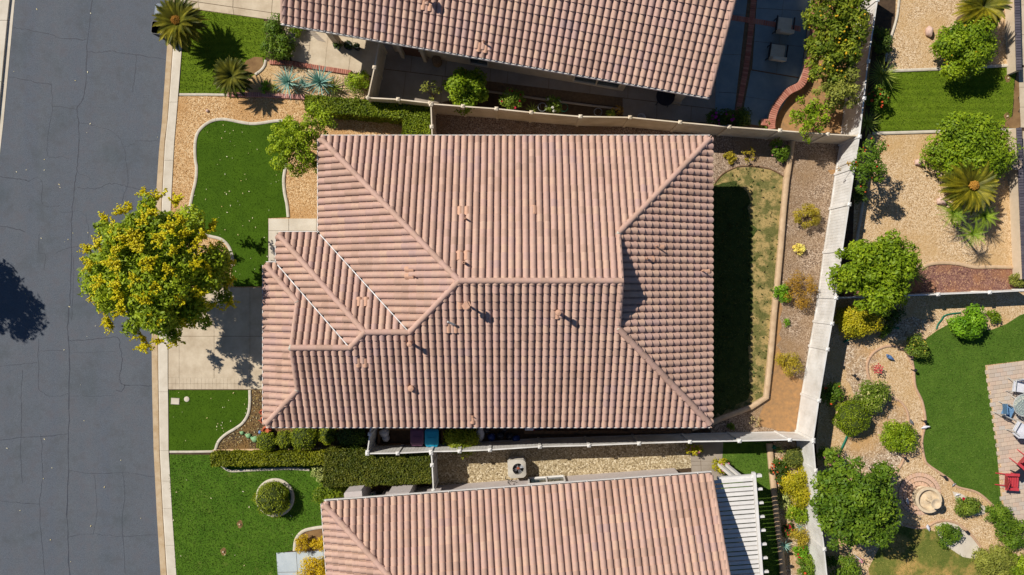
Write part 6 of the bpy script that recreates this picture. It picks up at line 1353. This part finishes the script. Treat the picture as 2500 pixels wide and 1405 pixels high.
armchair('cushioned patio chair nearest the top, in the shade', 1914, 62, -.12, 'cushioned patio chairs'); armchair('cushioned patio chair below the other one, in the shade', 1897, 128, -.15, 'cushioned patio chairs')
def slingchair(label, u, v, rz, seat, grp):
    c = P(u, v, .42); t = thing('garden_chair', label, 'chair', (c.x, c.y, 0), grp); R = Matrix.Rotation(rz, 3, 'Z'); O = Vector((c.x, c.y, 0)); q = lambda x, y, z: O + R @ Vector((x, y, z))
    MB().bar(q(0, -.24, .42), q(0, .26, .44), .5, .03).build('seat', M[seat], t); MB().bar(q(0, -.26, .44), q(0, -.42, .95), .48, .03, up=(0, 1, 0) if abs(math.cos(rz)) > .5 else (1, 0, 0)).build('backrest', M[seat], t)
    for s in (-1, 1):
        MB().tube([q(s * .27, -.42, .97), q(s * .27, -.26, .44), q(s * .27, .28, .44)], .02, 6).build('frame', M['steel'], t); MB().tube([q(s * .29, -.3, .64), q(s * .29, .26, .66), q(s * .29, .3, .45)], .022, 6).build('armrest', M['steel'], t)
        for y in (-1, 1): MB().tube([q(s * .27, y * .25, .44), q(s * .29, y * .33, .01)], .018, 6).build('leg', M['steel'], t)
SG = 'metal chairs around the glass table'
slingchair('white chair above the glass table', 2486, 944, 3.0, 'bag', SG); slingchair('chair with a blue patterned seat left of the glass table', 2460, 1004, -2.0, 'slingblue', SG); slingchair('white chair below the glass table', 2490, 1046, -.5, 'bag', SG)
c = P(2502, 990, .72); t = thing('glass_table', 'round glass table on the paver patio', 'table', (c.x, c.y, 0)); MB().lathe((c.x, c.y, .71), [(.52, 0), (.52, .012), (0, .013)], 32).build('tabletop', M['tglass'], t); mb = MB(); mb.tube([(c.x + math.cos(a / 32 * 6.2832) * .53, c.y + math.sin(a / 32 * 6.2832) * .53, .715) for a in range(33)], .022, 6, False); mb.build('rim', M['steel'], t, 60)
for k in range(4): a = k * 1.571 + .4; MB().tube([(c.x + math.cos(a) * .45, c.y + math.sin(a) * .45, .69), (c.x + math.cos(a) * .2, c.y + math.sin(a) * .2, .35), (c.x + math.cos(a) * .4, c.y + math.sin(a) * .4, .01)], .018, 6).build('leg', M['steel'], t)
mb = MB()
for k in range(2): a = k * 1.571 + .4; d = Vector((math.cos(a), math.sin(a), 0)) * .5; mb.tube([Vector((c.x, c.y, .69)) - d, Vector((c.x, c.y, .69)) + d], .014, 5)
mb.build('crossbar', M['steel'], t)
def slatchair(label, u, v, rz):
    c = P(u, v, .3); t = thing('slatted_chair', label, 'chair', (c.x, c.y, 0), 'red slatted garden chairs'); R = Matrix.Rotation(rz, 3, 'Z'); O = Vector((c.x, c.y, 0)); q = lambda x, y, z: O + R @ Vector((x, y, z))
    for k in range(5): x = -.24 + k * .12; MB().bar(q(x, -.2, .3), q(x, -.5, .92 + .05 * (2 - abs(k - 2))), .105, .022, up=(R @ Vector((0, 1, .4)))).build('back_slat', M['red'], t)
    for k in range(6): y = -.16 + k * .1; MB().bar(q(-.27, y, .28 + k * .02), q(.27, y, .28 + k * .02), .085, .022).build('seat_slat', M['red'], t)
    for s in (-1, 1):
        MB().bar(q(s * .34, -.36, .55), q(s * .35, .3, .55), .13, .025).build('armrest', M['red'], t); MB().bar(q(s * .3, .26, 0), q(s * .3, .26, .54), .03, .1).build('front_leg', M['red'], t); MB().bar(q(s * .28, -.5, .02), q(s * .28, .34, .3), .03, .1).build('side_rail', M['red'], t)
slatchair('red slatted chair on the pavers, wholly in view', 2464, 1174, -1.62); slatchair('red slatted chair cut off by the right edge', 2502, 1128, -2.3)
c = P(2496, 1157, .45); t = thing('side_table', 'dark square table between the red chairs', 'table', (c.x, c.y, 0)); MB().box((c.x, c.y, .43), (.5, .5, .04), .6).build('tabletop', M['charcoal'], t)
for x in (-1, 1):
    for y in (-1, 1): d = Matrix.Rotation(.6, 3, 'Z') @ Vector((x * .2, y * .2, 0)); MB().box((c.x + d.x, c.y + d.y, .2), (.04, .04, .41), .6).build('leg', M['charcoal'], t)
# fountain
c = P(2261, 1218, .3); t = thing('fountain', 'round cast stone fountain with a small upper bowl', 'fountain', (c.x, c.y, 0))
MB().lathe((c.x, c.y, 0), [(.55, 0), (.5, .1), (.58, .4), (.63, .5), (.62, .54), (.5, .54), (.47, .48), (.42, .34), (0, .32)], 36).build('basin', M['stone'], t, 40)
MB().lathe((c.x, c.y, .32), [(.26, 0), (.26, .03), (.22, .05), (0, .05)], 24).build('plinth', M['stone'], t, 40); MB().lathe((c.x, c.y, .32), [(.1, .04), (.07, .2), (.09, .45), (.07, .6)], 12).build('column', M['stone'], t, 40)
MB().lathe((c.x, c.y, .9), [(.06, 0), (.16, .08), (.24, .16), (.24, .2), (.19, .19), (.1, .12), (0, .11)], 20).build('upper_bowl', M['stone'], t, 40)
# ornaments
def bird(label, u, v, s, mat, rz, name='bird_ornament'):
    c = P(u, v, s * .8); t = thing(name, label, 'ornament', (c.x, c.y, 0), 'garden ornaments'); d = Vector((math.cos(rz), math.sin(rz), 0)); o = Vector((c.x, c.y, 0))
    MB().tube([o - d * s * 1.3 + Vector((0, 0, s * .9)), o - d * s * .6 + Vector((0, 0, s * .9)), o + Vector((0, 0, s)), o + d * s * .6 + Vector((0, 0, s * 1.05)), o + d * s * .9 + Vector((0, 0, s * 1.3))], [s * .1, s * .35, s * .5, s * .38, s * .15], 10).build('body', M[mat], t, 70)
    MB().tube([o + d * s * .7 + Vector((0, 0, s * 1.2)), o + d * s * 1.0 + Vector((0, 0, s * 1.6)), o + d * s * 1.35 + Vector((0, 0, s * 1.55))], [s * .2, s * .24, s * .04], 8).build('head', M[mat], t, 70)
    for k in (-1, 1): MB().tube([o + Vector((-d.y * k, d.x * k, 0)) * s * .2, o + Vector((-d.y * k, d.x * k, 0)) * s * .15 + Vector((0, 0, s * .8))], .02, 5).build('leg', M[mat], t)
bird('blue ornament lying in the oval gravel bed', 2171, 872, .2, 'blueitem', 2.6, 'fish_ornament'); bird('white bird ornament at the lawn edging', 2258, 1043, .15, 'bag', .3); bird('silver bird ornament on the gravel path', 2224, 1030, .14, 'silver', 2.2); bird('white bird ornament on the fountain terrace', 2215, 1223, .13, 'bag', 1.9); bird('white spotted ornament at the tip of the pale oval', 2265, 1288, .15, 'bag', 2.0); bird('small white ornament on the pale oval beside the shrub', 2316, 1288, .1, 'bag', .5); bird('small white ornament where the stepping path begins', 2337, 1208, .09, 'bag', .4); bird('white ornament tucked above the garden tree', 2062, 1134, .16, 'bag', .6); bird('small silver ornament on the lawn edging by the stepping path', 2328, 1184, .09, 'silver', .9)
c = P(2140, 900, .4); t = thing('metal_ornament', 'red metal flower ornament on thin stakes in the oval bed', 'ornament', (c.x, c.y, 0), 'garden ornaments')
for k in range(5):
    a = k * 1.257 + .3; p = Vector((c.x + math.cos(a) * .16, c.y + math.sin(a) * .16, .5 + .05 * (k % 3))); mb = MB()
    for j in range(4): b = j * 1.571 + a; mb.add([p, p + Vector((math.cos(b - .4) * .1, math.sin(b - .4) * .1, .02)), p + Vector((math.cos(b) * .13, math.sin(b) * .13, .03)), p + Vector((math.cos(b + .4) * .1, math.sin(b + .4) * .1, .02))], [(0, 1, 2, 3)])
    mb.build('petals', M['red'], t); MB().tube([p, (c.x + math.cos(a) * .08, c.y + math.sin(a) * .08, 0)], .01, 5).build('stake', M['red'], t)
c = P(2095, 1362, .5); t = thing('pinwheel', 'white and red pinwheel on a stake leaning by the grass', 'ornament', (c.x, c.y, 0), 'garden ornaments'); a, b = P(2086, 1355, .1), P(2102, 1368, .6); MB().tube([a, b], .02, 6).build('stake', M['bag'], t); mb = MB()
for j in range(4): q = j * 1.571; mb.add([b, b + Vector((math.cos(q) * .13, math.sin(q) * .13, 0)), b + Vector((math.cos(q + .7) * .14, math.sin(q + .7) * .14, .04))], [(0, 1, 2)])
mb.build('vane', M['fl_pink'], t)
for lb_, u, v, m, z in (('dark path lamp beside the oval bed edging', 2236, 905, 'black', .4), ('dark path lamp on the mulch beside the cream rose', 2088, 918, 'black', .4), ('dark path lamp near the white bird ornament', 2260, 1030, 'black', .35), ('dark path lamp at the mulch edge below the lime shrub', 2211, 1120, 'black', .4), ('dark path lamp above the stepping path', 2308, 1166, 'black', .4), ('dark path lamp on the pale oval', 2362, 1300, 'black', .4)):
    c = P(u, v, z); t = thing('path_lamp', lb_, 'lamp', (c.x, c.y, 0), 'small garden path lamps'); MB().tube([(c.x, c.y, 0), (c.x, c.y, z)], .018, 6).build('stake', M[m], t); MB().lathe((c.x, c.y, z), [(.07, -.05), (.08, 0), (.05, .04), (0, .05)], 10).build('lamp_head', M[m], t)
def hose(label, pts, r=.025):
    p = smooth_path(PX(pts, .04), 6); t = thing('garden_hose', label, 'hose', tuple(p[0]), 'green garden hoses'); MB().tube(p, r, 6).build('hose', M['hose'], t)
hose('green hose on the gravel below the round conifer', [(2070, 1060), (2064, 1075), (2056, 1092), (2048, 1108)], .05); hose('green hose stretched past the golden shrub', [(2060, 836), (2085, 820), (2110, 806), (2140, 796), (2195, 802)], .05); hose('thin green hose looping by the top of the curved lawn', [(2345, 764), (2320, 767), (2305, 772), (2298, 782), (2290, 792), (2286, 804)], .035)
c = P(1893, 1094, .3); t = thing('watering_can', 'teal watering can at the top of the flower bed', 'watering can', (c.x, c.y, 0)); MB().lathe((c.x, c.y, 0), [(.1, 0), (.1, .22), (.06, .26), (0, .25)], 12).build('body', M['hose'], t, 40); MB().tube([(c.x + .09, c.y, .08), (c.x + .25, c.y, .28)], [.025, .015], 6).build('spout', M['hose'], t); MB().tube(smooth_path([(c.x - .09, c.y, .22), (c.x - .18, c.y, .16), (c.x - .1, c.y, .05)], 4), .012, 5).build('handle', M['hose'], t)
c = P(908, 1213, .5); t = thing('plastic_plant', 'bright green plastic foliage behind the lower house gutter', 'plant', (c.x, c.y, 0)); Vq, tn = leaf_cloud([(c.x, c.y, .5, .18, .14, .12), (c.x + .25, c.y - .03, .45, .12, .1, .1)], 160, .1, .06, seed=5); M['vivid'] = leafm('vivid_green', [(0, L(20, 150, 40)), (1, L(50, 190, 70))]); fast_obj('foliage', Vq, 4, M['vivid'], t, tn); MB().lathe((c.x, c.y, 0), [(.12, 0), (.16, .36), (0, .34)], 12).build('pot', M['bag'], t)
for lb_, u, v in (('clay pot under the pink and cream plant', 1697, 1099), ('clay pot under the pink blooms', 1760, 1140)):
    c = P(u, v, .1); t = thing('plant_pot', lb_, 'pot', (c.x, c.y, 0), 'plant pots on the concrete pad'); MB().lathe((c.x, c.y, .014), [(.13, 0), (.19, .28), (.2, .3), (.17, .3), (0, .26)], 14).build('pot', M['terra'], t, 40)
c = P(1625, 236, .7); t = thing('patio_table', 'round table in the shade under the upper eave', 'table', (c.x, c.y, 0)); MB().lathe((c.x, c.y, .7), [(.45, 0), (.45, .03), (0, .035)], 24).build('tabletop', M['charcoal'], t)
for k in range(4): a = k * 1.571 + .6; MB().tube([(c.x + math.cos(a) * .35, c.y + math.sin(a) * .35, .7), (c.x + math.cos(a) * .4, c.y + math.sin(a) * .4, .01)], .02, 6).build('leg', M['black'], t)
# litter: fallen petals and leaves
def litter(name, label, polys, n, z, s, mat, sd):
    r = np.random.default_rng(sd); out = []
    for poly, k in zip(polys, n):
        A = PX(poly, z); q = scatter(A, k)
        a = r.random(len(q)) * 6.28; ss = s * (.5 + r.random(len(q))); 
        for (x, y), an, l in zip(q, a, ss):
            d = np.array([math.cos(an), math.sin(an)]) * l; e = np.array([-d[1], d[0]]) * .45
            for p in ((-d), (e), (d), (-e)): out.append((x + p[0], y + p[1], z + random.uniform(.002, .02)))
    return stuff(tag(fast_obj(name, np.array(out), 4, mat), label, 'fallen leaves'))
M['petal'] = leafm('petals', [(0, L(206, 178, 90)), (.5, L(232, 220, 170)), (1, L(244, 240, 214))], .1)
litter('fallen_petals', 'pale petals fallen on the front turf', [TURF, [(500, 300), (580, 300), (570, 340), (510, 350)], SLAWN, [(540, 1020), (580, 1030), (545, 1065), (515, 1060)]], [2.0, 6, 2, 8], .05, .034, M['petal'], 1)
litter('fallen_petals', 'pale leaves scattered on the road and kerb', [[(30, 0), (400, 0), (370, 800), (375, 1400), (0, 1400), (0, 300)], [(150, 560), (230, 560), (260, 700), (150, 800)]], [.2, .8], ZR + .01, .04, M['petal'], 2)
litter('fallen_leaves', 'dry specks on the lower front lawn', [BL], [.5], .06, .04, M['petal'], 3)
litter('fallen_leaves', 'yellow leaf litter over the planter mulch', [[(612, 955), (648, 955), (648, 1036), (700, 1045), (640, 1090), (532, 1096), (540, 1075), (590, 1040)]], [26], .02, .03, M['petal'], 4)
